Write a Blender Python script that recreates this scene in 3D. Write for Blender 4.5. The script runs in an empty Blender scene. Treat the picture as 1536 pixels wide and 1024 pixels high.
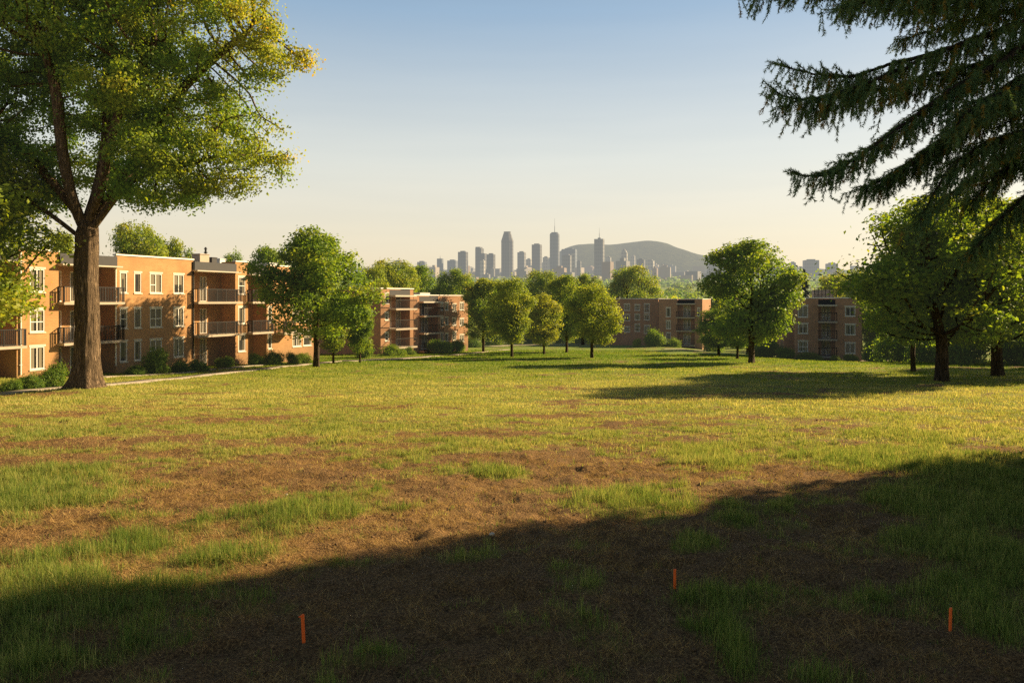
import bpy, math, random
import numpy as np
from mathutils import Vector, Matrix

R = np.random.default_rng(7)
random.seed(7)
sc = bpy.context.scene
COL = sc.collection
EYE = 3.1           # eye height above the lawn under the camera
F = 1195.0          # focal length in photo pixels (28 mm equivalent)
HZ = 450.0          # eye level in the photograph
SUN_EL = math.radians(25.0)
SUN_AZ = math.atan2(0.9, 0.44)     # from +Y towards +X

# ------------------------------------------------------------------ terrain
_TY = np.array([-50, 0, 170, 230, 320, 600, 1500, 3000, 4500, 9500.0])
_TZ = np.array([1.84, 0, -6.26, -8.0, -8.6, -1.0, 24., 85., 160., 275.0])

def smooth(a, b, x):
    t = np.clip((x - a) / (b - a), 0, 1)
    return t * t * (3 - 2 * t)

def _hash(ix, iy, seed):
    n = (ix.astype(np.int64) * 374761393 + iy.astype(np.int64) * 668265263 + seed * 982451653) & 0x7fffffff
    n = ((n ^ (n >> 13)) * 1274126177) & 0x7fffffff
    n = n ^ (n >> 16)
    return (n & 0xffff) / 32767.5 - 1.0

def vnoise(x, y, seed=0):
    ix = np.floor(x); iy = np.floor(y)
    fx = x - ix; fy = y - iy
    fx = fx * fx * (3 - 2 * fx); fy = fy * fy * (3 - 2 * fy)
    a = _hash(ix, iy, seed); b = _hash(ix + 1, iy, seed)
    c = _hash(ix, iy + 1, seed); d = _hash(ix + 1, iy + 1, seed)
    return (a * (1 - fx) + b * fx) * (1 - fy) + (c * (1 - fx) + d * fx) * fy

def fbm(x, y, size, seed=0, octs=4):
    s = 0; amp = 1; tot = 0
    x = x / size; y = y / size
    for o in range(octs):
        s = s + amp * vnoise(x, y, seed + o * 17); tot += amp
        amp *= 0.55; x = x * 2.03 + 11.3; y = y * 2.03 + 5.7
    return s / tot * 1.6

def g0(x, y):
    """smooth ground height"""
    x = np.asarray(x, float); y = np.asarray(y, float)
    z = (np.interp(y - 6, _TY, _TZ) + np.interp(y + 6, _TY, _TZ) + np.interp(y, _TY, _TZ)) / 3
    z = z - 0.75 * smooth(26, 38, x) * smooth(70, 98, y) * (1 - smooth(200, 260, y))
    z = z + 0.10 * fbm(x, y, 14., 3, 2) * smooth(6, 20, y) * (1 - smooth(150, 300, y))
    return z

def gd(py):                      # depth of a lawn point seen on photo row py
    return (EYE * F) / (py - 494.0)
def gp(px, py):                  # photo pixel on the lawn -> world x, y
    d = gd(py); return (px - 768) / F * d, d
def at(px, py, d):               # photo pixel at depth d -> world point
    return ((px - 768) / F * d, d, EYE + (HZ - py) / F * d)
def gz(x, y):
    return float(g0(x, y))

HERO = gp(130, 588)
# patches of grass and of bare soil: photo px x, y, radius x, radius y, weight
GREEN = [(100,720,150,30,.8),(480,765,90,26,.9),(180,822,130,26,.9),(340,845,90,40,.9),(60,900,140,60,1.1),
 (260,890,140,48,1.05),(385,800,60,24,.6),(750,712,34,8,.8),(540,748,70,16,.7),(890,880,52,24,.8),(1070,832,60,18,.9),
 (1070,885,50,24,.8),(1070,955,60,40,.9),(1225,1003,60,24,.7),(1130,792,60,20,.8),(840,930,50,22,.7),(1500,855,70,60,1.0),
 (1420,765,70,20,.9),(1500,725,80,40,1.0),(230,955,40,24,.5),(530,905,34,14,.6),(552,972,44,24,.6),(830,990,60,30,.7),
 (420,742,46,10,.7),(120,690,110,14,.4),(40,760,70,24,.8),(960,750,70,20,.7),(1060,690,40,26,.8),(1330,800,30,20,.6),
 (1500,930,50,60,.9),(770,1000,80,24,.4),(1380,700,120,20,.5),(640,770,50,12,.5),(870,755,36,12,.6),(40,985,150,50,.9),
 (230,775,40,12,.6),(1260,715,40,10,.5),(1000,790,40,10,.4),(250,700,120,10,.4),(620,690,90,10,.4),(1180,660,160,10,.4),
 (940,985,40,20,.5),(1360,905,30,14,.4),(700,660,160,10,.3),(400,640,200,12,.3)]
BARE = [(250,742,120,20,.6),(600,820,150,30,.7),(720,790,120,24,.6),(1150,722,130,22,.7),(890,705,110,26,.6),(330,705,130,14,.5),
 (100,812,60,14,.5),(560,700,110,16,.5),(480,690,90,12,.4),(680,880,160,36,.7),(560,930,120,24,.6),(420,960,90,40,.6),
 (1200,850,100,36,.6),(1250,930,90,30,.9),(1330,960,90,40,.8),(960,940,50,40,.6),(700,960,110,40,.6),(1030,745,60,14,.4),
 (560,609,60,4,.7),(960,640,60,8,.5),(1040,655,60,8,.5),(760,655,60,6,.4),(80,690,80,10,.4),(640,645,60,8,.4),
 (240,862,40,12,.3),(1290,790,90,30,.5),(1000,850,30,24,.3),(1390,830,50,40,.5),(1440,980,60,40,.6)]
def _world(lst):
    out = []
    for px, py, rx, ry, w in lst:
        x, d = gp(px, py)
        out.append((x, d, rx / F * d, max(.25, (gd(py - ry) - gd(py + ry)) / 2), w))
    return out
_GW = _world(GREEN); _BW = _world(BARE)

def greenness(x, y):
    """0 bare soil .. 1 full grass"""
    x = np.asarray(x, float); y = np.asarray(y, float)
    wx = x + .35 * fbm(x, y, 1.3, 61, 2); wy = y + .5 * fbm(x, y, 1.5, 62, 2)
    sx_ = x * .95 + y * .30; sy_ = -x * .30 + y * .95
    g = 0.29 + 0.50 * smooth(11, 46, y) + .44 * fbm(sx_ / 2.0, sy_, 1.5, 5, 3) + .30 * fbm(sx_ / 1.6, sy_, .55, 9, 3) + .24 * fbm(x, y, .27, 10, 2)
    g = g + .25 * smooth(5, 11, x) * (1 - smooth(30, 40, y))
    m = (y < 60)
    gb = np.zeros_like(g); bb = np.zeros_like(g)
    for cx, cy, rx, ry, w in _GW:
        q = ((wx - cx) / rx) ** 2 + ((wy - cy) / ry) ** 2
        gb = np.maximum(gb, w * np.exp(-q * .9))
    for cx, cy, rx, ry, w in _BW:
        q = ((wx - cx) / rx) ** 2 + ((wy - cy) / ry) ** 2
        bb = np.maximum(bb, w * np.exp(-q * .8))
    g = g + m * (gb * .95 - bb * .6)
    return np.clip(g, 0, 1)

def bump(x, y):
    g = greenness(x, y)
    near = 1 - smooth(30, 60, y)
    b = .045 * fbm(x, y, 1.9, 31, 3)
    b = b + near * (1 - g) * (.055 * fbm(x, y, .42, 33, 3)) + (1 - smooth(16, 30, y)) * (1 - .7*g) * .030 * fbm(x, y, .17, 35, 2)
    b = b + .06 * g * near * (1 - smooth(14, 40, y)) * (.5 + .5 * fbm(x, y, .9, 37, 2))
    b = b + .30 * np.exp(-((x - HERO[0])**2 + (y - HERO[1])**2) / 2.6)
    return b * (1 - smooth(60, 130, y)), g

def ground_z(x, y):
    return g0(x, y) + bump(x, y)[0]

# ------------------------------------------------------------------ mesh helpers
def np_mesh(name, V, faces, attrs=None, smooth_shade=False, matidx=None):
    V = np.ascontiguousarray(V, dtype=np.float32)
    me = bpy.data.meshes.new(name)
    faces = [np.asarray(f, dtype=np.int32) for f in faces if len(f)]
    nl = sum(f.size for f in faces); nf = sum(len(f) for f in faces)
    me.vertices.add(len(V)); me.vertices.foreach_set('co', V.ravel())
    me.loops.add(nl); me.polygons.add(nf)
    me.loops.foreach_set('vertex_index', np.concatenate([f.ravel() for f in faces]))
    tot = np.concatenate([np.full(len(f), f.shape[1], np.int32) for f in faces])
    start = np.concatenate([[0], np.cumsum(tot)[:-1]]).astype(np.int32)
    me.polygons.foreach_set('loop_start', start)
    if smooth_shade:
        me.polygons.foreach_set('use_smooth', np.ones(nf, bool))
    for k, v in (attrs or {}).items():
        a = me.attributes.new(k, 'FLOAT', 'POINT')
        a.data.foreach_set('value', np.ascontiguousarray(v, dtype=np.float32))
    me.update(calc_edges=True)
    return me

class MB:
    """collects boxes, panels, tubes; build() links them as ONE mesh"""
    def __init__(s): s.v = []; s.f = []
    def quad(s, a, b, c, d):
        n = len(s.v); s.v += [a, b, c, d]; s.f.append((n, n+1, n+2, n+3))
    def box(s, x0, x1, y0, y1, z0, z1):
        n = len(s.v)
        s.v += [(x0,y0,z0),(x1,y0,z0),(x1,y1,z0),(x0,y1,z0),(x0,y0,z1),(x1,y0,z1),(x1,y1,z1),(x0,y1,z1)]
        for q in ((0,3,2,1),(4,5,6,7),(0,1,5,4),(1,2,6,5),(2,3,7,6),(3,0,4,7)):
            s.f.append(tuple(n+i for i in q))
        return s
    def rings(s, rings, cap=True):
        n0 = len(s.v); k = len(rings[0])
        for r in rings: s.v += [tuple(p) for p in r]
        for i in range(len(rings)-1):
            for j in range(k):
                a = n0+i*k+j; b = n0+i*k+(j+1)%k
                s.f.append((a, b, b+k, a+k))
        if cap:
            s.f.append(tuple(n0+j for j in reversed(range(k))))
            s.f.append(tuple(n0+(len(rings)-1)*k+j for j in range(k)))
        return s
    def cyl(s, x, y, z0, z1, r0, r1=None, k=10):
        r1 = r0 if r1 is None else r1
        return s.rings([[(x+r*math.cos(2*math.pi*j/k), y+r*math.sin(2*math.pi*j/k), z) for j in range(k)] for r, z in ((r0,z0),(r1,z1))])
    def mesh(s, name):
        me = bpy.data.meshes.new(name); me.from_pydata(s.v, [], s.f); me.update(); return me
    def build(s, name, mat, parent=None, loc=(0,0,0), rz=0):
        return link(name, s.mesh(name), mat, parent, loc, rz)

def link(name, me, mat, parent=None, loc=(0,0,0), rz=0):
    if mat is not None and not me.materials: me.materials.append(mat)
    o = bpy.data.objects.new(name, me); COL.objects.link(o)
    o.parent = parent; o.location = loc; o.rotation_euler = (0,0,rz)
    return o
def empty(name, loc, rz=0, scale=(1,1,1)):
    o = bpy.data.objects.new(name, None); COL.objects.link(o)
    o.location = loc; o.rotation_euler = (0,0,rz); o.scale = scale; o.empty_display_size = .3
    return o
def tag(o, label=None, cat=None, group=None, kind=None):
    if label: o['label'] = label
    if cat: o['category'] = cat
    if group: o['group'] = group
    if kind: o['kind'] = kind
    return o

# ------------------------------------------------------------------ material helpers
class NT:
    def __init__(s, name):
        s.m = bpy.data.materials.new(name); s.m.use_nodes = True
        s.t = s.m.node_tree; s.t.nodes.clear()
        s.out = s.n('ShaderNodeOutputMaterial')
    def n(s, typ, ins=None, **kw):
        nd = s.t.nodes.new(typ)
        for k, v in kw.items(): setattr(nd, k, v)
        for k, v in (ins or {}).items(): s.set(nd.inputs[k], v)
        return nd
    def set(s, sock, v):
        if isinstance(v, bpy.types.NodeSocket): s.t.links.new(v, sock)
        elif isinstance(v, bpy.types.Node): s.t.links.new(v.outputs[0], sock)
        else:
            if isinstance(v, (tuple, list)) and len(v) == 3 and sock.type == 'RGBA': v = (*v, 1)
            sock.default_value = v
    def math(s, op, a, b=0.5, c=None, clamp=False):
        nd = s.n('ShaderNodeMath', {0: a, 1: b}, operation=op, use_clamp=clamp)
        if c is not None: s.set(nd.inputs[2], c)
        return nd.outputs[0]
    def mix(s, fac, a, b, blend='MIX'):
        nd = s.n('ShaderNodeMix', data_type='RGBA', blend_type=blend)
        s.set(nd.inputs[0], fac); s.set(nd.inputs[6], a); s.set(nd.inputs[7], b)
        return nd.outputs[2]
    def ramp(s, fac, stops, interp='LINEAR'):
        nd = s.n('ShaderNodeValToRGB'); nd.color_ramp.interpolation = interp
        e = nd.color_ramp.elements
        while len(e) < len(stops): e.new(.5)
        for el, (p, c) in zip(e, stops):
            el.position = p; el.color = (*c, 1) if len(c) == 3 else c
        s.set(nd.inputs[0], fac); return nd.outputs[0]
    def noise(s, scale, detail=3, vec=None, rough=.55, dist=0):
        nd = s.n('ShaderNodeTexNoise', {'Scale': scale, 'Detail': detail, 'Roughness': rough, 'Distortion': dist})
        if vec is not None: s.set(nd.inputs['Vector'], vec)
        return nd.outputs[0]
    def attr(s, name): return s.n('ShaderNodeAttribute', attribute_name=name).outputs['Fac']
    def coord(s, which='Object'): return s.n('ShaderNodeTexCoord').outputs[which]
    def mapping(s, vec, scale=(1,1,1), rot=(0,0,0)):
        return s.n('ShaderNodeMapping', {'Vector': vec, 'Scale': scale, 'Rotation': rot}).outputs[0]
    def bump(s, h, strength=.5, dist=.02):
        return s.n('ShaderNodeBump', {'Height': h, 'Strength': strength, 'Distance': dist}).outputs[0]
    def pbsdf(s, col, rough=.8, spec=.3, metal=0, normal=None, **kw):
        nd = s.n('ShaderNodeBsdfPrincipled', {'Base Color': col, 'Roughness': rough, 'Specular IOR Level': spec, 'Metallic': metal})
        if normal is not None: s.set(nd.inputs['Normal'], normal)
        for k, v in kw.items(): s.set(nd.inputs[k], v)
        return nd.outputs[0]
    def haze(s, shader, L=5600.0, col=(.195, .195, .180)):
        """aerial perspective painted into the material as a glow, growing with distance from the park"""
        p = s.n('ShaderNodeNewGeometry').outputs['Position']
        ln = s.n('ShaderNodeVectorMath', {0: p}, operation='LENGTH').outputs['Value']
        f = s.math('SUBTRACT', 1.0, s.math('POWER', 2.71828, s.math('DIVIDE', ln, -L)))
        em = s.n('ShaderNodeEmission', {'Color': col, 'Strength': 1.0}).outputs[0]  # haze colour glows from the surface itself, standing in for sunlit air
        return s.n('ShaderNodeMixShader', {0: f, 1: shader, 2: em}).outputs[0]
    def done(s, shader):
        s.t.links.new(shader, s.out.inputs['Surface']); return s.m

def simple(name, col, rough=.7, spec=.3, metal=0, var=.15, scale=6.):
    t = NT(name); n = t.noise(scale, 4, t.coord())
    c = t.mix(n, tuple(x*(1-var) for x in col), tuple(min(1, x*(1+var)) for x in col))
    return t.done(t.pbsdf(c, rough, spec, metal))

def leaf_mat(name, dark, mid, light, tip, trans=.42, haze=True, rough=.55):
    t = NT(name)
    tint = t.attr('tint')
    oi = t.n('ShaderNodeObjectInfo').outputs['Random']
    f = t.math('ADD', tint, t.math('MULTIPLY', t.math('SUBTRACT', oi, .5), .16), clamp=True)
    c = t.ramp(f, [(0, dark), (.4, mid), (.78, light), (1, tip)])
    d = t.pbsdf(c, rough, .25)
    tc = t.mix(1.0, c, (1.25, 1.15, .45), 'MULTIPLY')
    tr = t.n('ShaderNodeBsdfTranslucent', {'Color': tc}).outputs[0]
    s = t.n('ShaderNodeMixShader', {0: trans, 1: d, 2: tr}).outputs[0]
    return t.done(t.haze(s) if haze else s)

def bark_mat(name, c0, c1, sc_=1.0):
    t = NT(name); co = t.coord()
    v = t.mapping(co, (9*sc_, 9*sc_, 1.3*sc_))
    n = t.noise(1.6, 6, v, .65, .6)
    n2 = t.noise(.8, 3, co)
    r = t.ramp(n, [(.32, (0,0,0)), (.6, (1,1,1))])
    c = t.mix(r, tuple(q*.7 for q in c0), c1)
    c = t.mix(t.math('MULTIPLY', n2, .5), c, tuple(x*.55 for x in c1))
    b = t.bump(r, 1.0, .12)
    return t.done(t.pbsdf(c, .92, .15, normal=b))
# ------------------------------------------------------------------ trees
def unit(a):
    return a / np.maximum(np.linalg.norm(a, axis=-1, keepdims=True), 1e-9)

def space_col(att, init_pos, init_par, step, di, dk, rng, iters=140, trop=(0,0,.08), cap=9000):
    pos = np.zeros((cap, 3)); par = np.full(cap, -1, int); nch = np.zeros(cap, int)
    n = len(init_pos); pos[:n] = init_pos; par[:n] = init_par
    for p in init_par:
        if p >= 0: nch[p] += 1
    D = np.linalg.norm(att[:, None] - pos[None, :n], axis=2)
    ni = D.argmin(1); nd = D.min(1); alive = np.ones(len(att), bool)
    trop = np.array(trop)
    for it in range(iters):
        act = alive & (nd < di)
        if not act.any(): break
        ids = ni[act]
        dv = unit(att[act] - pos[ids])
        acc = np.zeros((n, 3)); np.add.at(acc, ids, dv)
        cand = np.unique(ids); cand = cand[nch[cand] < 4]
        if len(cand) == 0 or n + len(cand) >= cap: break
        d = unit(unit(acc[cand]) + trop + rng.normal(0, .16, (len(cand), 3)))
        new = pos[cand] + d * step
        k = len(cand)
        pos[n:n+k] = new; par[n:n+k] = cand; nch[cand] += 1
        ai = np.where(alive)[0]
        D = np.linalg.norm(att[ai][:, None] - new[None], axis=2)
        m = D.min(1); am = D.argmin(1)
        b = m < nd[ai]
        nd[ai[b]] = m[b]; ni[ai[b]] = n + am[b]
        alive &= nd > dk
        n += k
    return pos[:n], par[:n]

def radii(pos, par, r_base, r_tip, p=2.3):
    n = len(pos); a = np.zeros(n)
    kids = np.bincount(par[par >= 0], minlength=n)
    for i in range(n-1, -1, -1):
        if kids[i] == 0: a[i] = 1.0
        if par[i] >= 0: a[par[i]] += a[i]
    r = a ** (1/p)
    return np.maximum(r_tip, r / r[0] * r_base), a

def branch_mesh(name, pos, par, rad, rmin, flare=0, sides=(12, 7, 4), twist_seed=0, zb=None):
    n = len(pos); ch = [[] for _ in range(n)]
    for i in range(n):
        if par[i] >= 0: ch[par[i]].append(i)
    V = []; Q = []; cnt = 0
    stack = [(0, None)]
    rng = np.random.default_rng(twist_seed)
    while stack:
        s, prev = stack.pop()
        chain = ([prev] if prev is not None else []) + [s]
        cur = s
        while ch[cur]:
            c = sorted(ch[cur], key=lambda i: -rad[i])
            for o in c[1:]:
                if rad[o] >= rmin: stack.append((o, cur))
            if rad[c[0]] < rmin: break
            cur = c[0]; chain.append(cur)
        if len(chain) < 2: continue
        P = pos[chain].copy(); r = rad[chain].copy()
        if prev is not None: r[0] = r[1] * 1.15
        for _ in range(2):
            if len(P) > 2: P[1:-1] = .5*P[1:-1] + .25*(P[:-2] + P[2:])
        if prev is None and len(P) > 3:   # resample the trunk finer
            L = np.concatenate([[0], np.cumsum(np.linalg.norm(np.diff(P, axis=0), axis=1))])
            u = np.linspace(0, L[-1], len(P)*3)
            P = np.stack([np.interp(u, L, P[:, k]) for k in range(3)], 1); r = np.interp(u, L, r)
        k = sides[0] if r.max() > .22 else (sides[1] if r.max() > .06 else sides[2])
        if flare and prev is None: k = 44
        T = unit(np.gradient(P, axis=0))
        ref = np.array([1., 0, 0]) if abs(T[0][0]) < .8 else np.array([0, 1., 0])
        U = unit(np.cross(T, ref)); W = np.cross(T, U)
        th = np.arange(k) / k * 2 * math.pi
        rr = np.repeat(r[:, None], k, 1)
        if flare and prev is None:
            h = P[:, 2] - P[0, 2]
            lob = .5 + .5*np.cos(th*5 + 1.1) * .8 + .25*np.cos(th*3 + .4)
            rr = rr * (1 + flare*np.exp(-h/.62)[:, None] * (.42 + .58*lob[None]) + .10*flare*np.exp(-h/2.2)[:, None])
            nz = np.sin(th*9 + 2*np.sin(h*.8)[:, None]) * .035 + np.sin(th*13 + 1.7*np.cos(h*1.3)[:, None] + 3) * .03 + .02*np.sin(h[:, None]*5 + th*3)
            rr = rr * (1 + nz)
        ring = P[:, None] + (np.cos(th)[None, :, None]*U[:, None] + np.sin(th)[None, :, None]*W[:, None]) * rr[:, :, None]
        V.append(ring.reshape(-1, 3))
        m = len(P); i = np.arange(m-1)[:, None]*k; j = np.arange(k)[None]
        a = i + j; b = i + (j+1) % k
        Q.append((np.stack([a, b, b+k, a+k], -1).reshape(-1, 4)) + cnt)
        cnt += m*k
    return np_mesh(name, np.concatenate(V), [np.concatenate(Q)], smooth_shade=True)

def leaf_cloud(name, C, size, normal, tint, rng, wid=.62, droop=.35):
    """C centres; one folded four-corner leaf each"""
    n = len(C)
    nrm = unit(normal)
    a = rng.normal(0, 1, (n, 3)); a[:, 2] -= droop
    a = unit(a - nrm * (a*nrm).sum(1, keepdims=True)); b = np.cross(nrm, a)
    s = size[:, None]
    v0 = C - a*s*.5; v2 = C + a*s*.5
    m = C - a*s*.06 + nrm*s*.13
    v1 = m + b*s*wid*.5; v3 = m - b*s*wid*.5
    V = np.stack([v0, v1, v2, v3], 1).reshape(-1, 3)
    Fq = np.arange(4*n).reshape(-1, 4)
    return np_mesh(name, V, [Fq], {'tint': np.repeat(tint, 4)})

def lobes_sample(lobes, n, rng, shell=.55):
    out = []; vols = np.array([l[3]*l[4]*l[5] for l in lobes]); cnt = (vols/vols.sum()*n).astype(int) + 4
    for l, k in zip(lobes, cnt):
        d = unit(rng.normal(0, 1, (k, 3)))
        r = rng.uniform(0, 1, k) ** (1/3.); r = 1 - (1-r)*(1 - shell*.5)
        out.append(np.array(l[:3]) + d * r[:, None] * np.array(l[3:6]))
    return np.concatenate(out)

def make_tree(kind, lobes, trunk_pts, r_base, n_att, step, n_leaf, leaf, seed, di=4., dk=None, clump=.45, rmin=.02,
              r_tip=.012, leaf_a=.008, flare=0, tintfn=None, trop=(0,0,.06), shell=.55, flat=.6, limbs=(), gap=.6, noise=.07):
    rng = np.random.default_rng(seed)
    att = lobes_sample(lobes, n_att, rng, shell)
    tp = np.array(trunk_pts, float)
    L = np.concatenate([[0], np.cumsum(np.linalg.norm(np.diff(tp, axis=0), axis=1))])
    u = np.arange(0, L[-1] + 1e-6, step)
    ip = np.stack([np.interp(u, L, tp[:, k]) for k in range(3)], 1)
    parl = list(range(-1, len(ip)-1))
    for lm in limbs:
        q = np.array(lm, float); L = np.concatenate([[0], np.cumsum(np.linalg.norm(np.diff(q, axis=0), axis=1))])
        u = np.arange(step, L[-1], step); qq = np.stack([np.interp(u, L, q[:, k]) for k in range(3)], 1)
        for _ in range(3): qq[1:-1] = .5*qq[1:-1] + .25*(qq[:-2] + qq[2:])
        st = int(np.argmin(np.linalg.norm(ip - q[0], axis=1)))
        parl += [st] + list(range(len(ip), len(ip)+len(qq)-1)); ip = np.concatenate([ip, qq])
    pos, par = space_col(att, ip, parl, step, di, dk or step*1.6, rng, trop=trop)
    rad, a = radii(pos, par, r_base, r_tip)
    wood = branch_mesh('trunk', pos, par, rad, rmin, flare, twist_seed=seed)
    print(kind, 'nodes', len(pos), 'tips', int(a[0]))
    cand = np.where((a <= max(3, a[0]*leaf_a)) & (np.arange(len(pos)) > len(ip)))[0]
    w = np.where(a[cand] <= 2, 2.0, 1.0); w *= rng.uniform(.35, 1.6, len(cand))
    pc = pos[cand]; w *= np.clip(.75 + gap*1.6*fbm(pc[:,0]+.7*pc[:,2], pc[:,1]*.8+pc[:,2]*.9, 1.7, seed, 2), .04, 2.)
    pick = rng.choice(cand, n_leaf, p=w/w.sum())
    off = rng.normal(0, 1, (n_leaf, 3)) * clump; off[:, 2] *= flat; off[:, 2] -= .12*clump*np.abs(off[:, 0]+off[:, 1])
    C = pos[pick] + off
    cen = np.array([np.mean([l[k] for l in lobes]) for k in range(3)])
    ext = np.array([max(abs(l[k]-cen[k]) + l[k+3] for l in lobes) for k in range(3)])
    rel = (C - cen) / ext
    out = unit(off + 1e-6) * .8 + unit(C - cen) * .45
    nrm = out + rng.normal(0, .75, (n_leaf, 3)) + np.array([0, 0, .4])
    nodet = rng.normal(0, 1, len(pos))
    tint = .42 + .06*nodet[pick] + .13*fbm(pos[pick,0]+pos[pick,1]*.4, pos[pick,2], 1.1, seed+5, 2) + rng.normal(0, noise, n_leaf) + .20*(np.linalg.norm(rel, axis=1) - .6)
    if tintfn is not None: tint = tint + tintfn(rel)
    size = leaf * rng.uniform(.65, 1.35, n_leaf)
    crown = leaf_cloud('crown', C, size, nrm, np.clip(tint, 0, 1), rng)
    return wood, crown

def put_tree(name, wood, crown, x, y, rz, sx, sz, barkm, leafm, label, cat='tree', group=None, z=None):
    if not wood.materials: wood.materials.append(barkm)
    if not crown.materials: crown.materials.append(leafm)
    o = empty(name, (x, y, (gz(x, y) - .05) if z is None else z), rz, (sx, sx, sz))
    t = bpy.data.objects.new('trunk', wood); c = bpy.data.objects.new('crown', crown)
    for k, mt in ((t, barkm), (c, leafm)):
        COL.objects.link(k); k.parent = o
        if k.data.materials[0] != mt:
            k.material_slots[0].link = 'OBJECT'; k.material_slots[0].material = mt
    tag(o, label, cat, group)
    return o

BARK = bark_mat('bark', (.035,.025,.018), (.26,.18,.11))
BARKD = bark_mat('bark_dark', (.022,.017,.013), (.13,.095,.06))
LM_HERO = leaf_mat('maple_leaf', (.050,.140,.012), (.155,.270,.020), (.34,.355,.032), (.56,.32,.045), .55)
LM_MID = leaf_mat('tree_leaf', (.055,.130,.012), (.160,.260,.022), (.33,.345,.032), (.45,.34,.05), .56)
LM_DARK = leaf_mat('dark_leaf', (.040,.105,.012), (.120,.220,.018), (.26,.32,.028), (.42,.38,.04), .62)
LM_YEL = leaf_mat('yellow_leaf', (.080,.160,.014), (.22,.295,.024), (.38,.375,.034), (.50,.38,.05), .56)
LM_CON = leaf_mat('conifer_leaf', (.010,.028,.012), (.022,.050,.020), (.045,.080,.024), (.10,.11,.025), .18)
LM_SHR = leaf_mat('shrub_leaf', (.034,.090,.010), (.105,.195,.020), (.23,.275,.026), (.30,.27,.03), .45)

# --- the big maple
hero_lobes = [(0,1.0,17,4.2,3.6,4.2),(5.6,-.5,18.2,4.2,3.6,2.5),(8.2,.2,16.6,2.9,2.4,1.7),(4.8,0,15.0,3.6,3.2,1.7),(7.2,.3,12.6,2.7,2.8,1.8),(5.0,-.8,11.4,3.2,3.0,1.5),
              (3.8,-.8,9.7,2.7,2.6,1.0),(7.6,.6,10.9,2.0,2.0,1.3),(-4.6,0,17,4.2,3.8,3.2),(-7.4,.4,14,3.4,3,2.2),(-5.4,-.6,11.4,3.4,3.2,1.6),(-3.6,1.2,9.8,2.2,2.2,.9),
              (.5,0,22.5,6,5.4,3.8),(4.5,1,21.5,4.2,3.8,2.4),(0,4.2,13,4.4,2.2,2.6),(1.2,-4.0,17.8,3.4,2.0,2.2),(3.4,-3.6,14.2,2.6,1.6,1.2)]
hero_limbs = [[(0,0,8.3),(-1.4,.3,9.9),(-3,.2,11.8),(-4.8,0,13.2),(-6.5,0,14.2)],[(-.1,0,8.0),(-.55,-.4,9.6),(-.8,-.8,12),(-.9,-1,14.6),(-1.7,-1,17.6)],
              [(.05,0,8.3),(.35,.5,10),(.6,.8,12.2),(.7,.9,15),(.5,.8,19)],[(.05,0,8.3),(.9,-.5,9.9),(1.5,-.9,11.8),(2.3,-1.1,14.2),(4.0,-1,17.2)],
              [(0,0,7.7),(1.2,-.2,9.2),(2.4,-.5,10.5),(3.8,-.6,11.0),(5.8,-.7,11.3)],[(.05,0,8.3),(1.0,.6,9.9),(2.6,.9,12.6),(4.4,.7,15.2),(6.4,.4,16.9),(8.4,.2,18.2)],[(0,0,7.4),(-1.3,-.4,8.6),(-3.2,-.6,9.9),(-5,-.6,10.8)]]
hx, hy = gp(130, 588)
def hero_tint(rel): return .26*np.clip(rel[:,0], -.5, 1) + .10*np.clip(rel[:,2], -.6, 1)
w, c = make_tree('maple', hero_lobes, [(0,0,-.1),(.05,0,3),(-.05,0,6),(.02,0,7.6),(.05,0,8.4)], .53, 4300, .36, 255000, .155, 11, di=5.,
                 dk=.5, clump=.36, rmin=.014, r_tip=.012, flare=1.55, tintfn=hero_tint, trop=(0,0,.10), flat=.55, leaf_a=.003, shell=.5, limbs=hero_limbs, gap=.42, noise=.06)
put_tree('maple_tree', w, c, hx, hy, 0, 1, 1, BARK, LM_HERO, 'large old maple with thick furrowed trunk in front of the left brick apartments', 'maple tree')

# --- mid-size tree kinds, nominal height 10 m
def bumpy(rng, n, zc, zr, rmax, size, top):
    """knobbly crown: many small lobes spread over an egg-shaped envelope"""
    out = []
    for k in range(n):
        f = (k+.5)/n; zz = zc - zr + 2*zr*f; a = k*2.39996 + rng.uniform(-.5,.5)
        env = rmax*math.sqrt(max(.03, 1 - ((zz-zc)/zr)**2)) * (1.0 if zz < zc else .92)
        r = env*rng.uniform(.45, .92); q = size*rng.uniform(.75,1.35)
        out.append((r*math.cos(a), r*math.sin(a), zz, q, q, q*.72))
    return out
def kind_round(seed, n=27000, leaf=.22, wid=1., low=2.6):
    rng = np.random.default_rng(seed)
    lobes = bumpy(rng, 26, 5.9, 3.5, 3.7*wid, 1.05, 9.6) + [(0,0,6,1.6,1.6,2.4),(.2,0,9.,1.1,1.1,.9)]
    return make_tree('round', lobes, [(0,0,-.1),(.06,0,1.6),(0,.05,low),(.1,0,low+2.2)], .17, 2400, .26, n, leaf, seed, di=4., dk=.36, clump=.31,
                     rmin=.016, r_tip=.012, flare=.5, shell=.6, leaf_a=.004)
def kind_oval(seed, n=17000, leaf=.23):
    rng = np.random.default_rng(seed)
    lobes = bumpy(rng, 20, 5.9, 3.8, 2.25, .85, 9.7) + [(0,0,6,1.0,1.0,3.0)]
    return make_tree('oval', lobes, [(0,0,-.1),(0,0,1.8),(.05,0,5)], .13, 1700, .26, n, leaf, seed, di=4., dk=.36, clump=.29, rmin=.016, shell=.6, flare=.4, leaf_a=.004)
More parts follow.
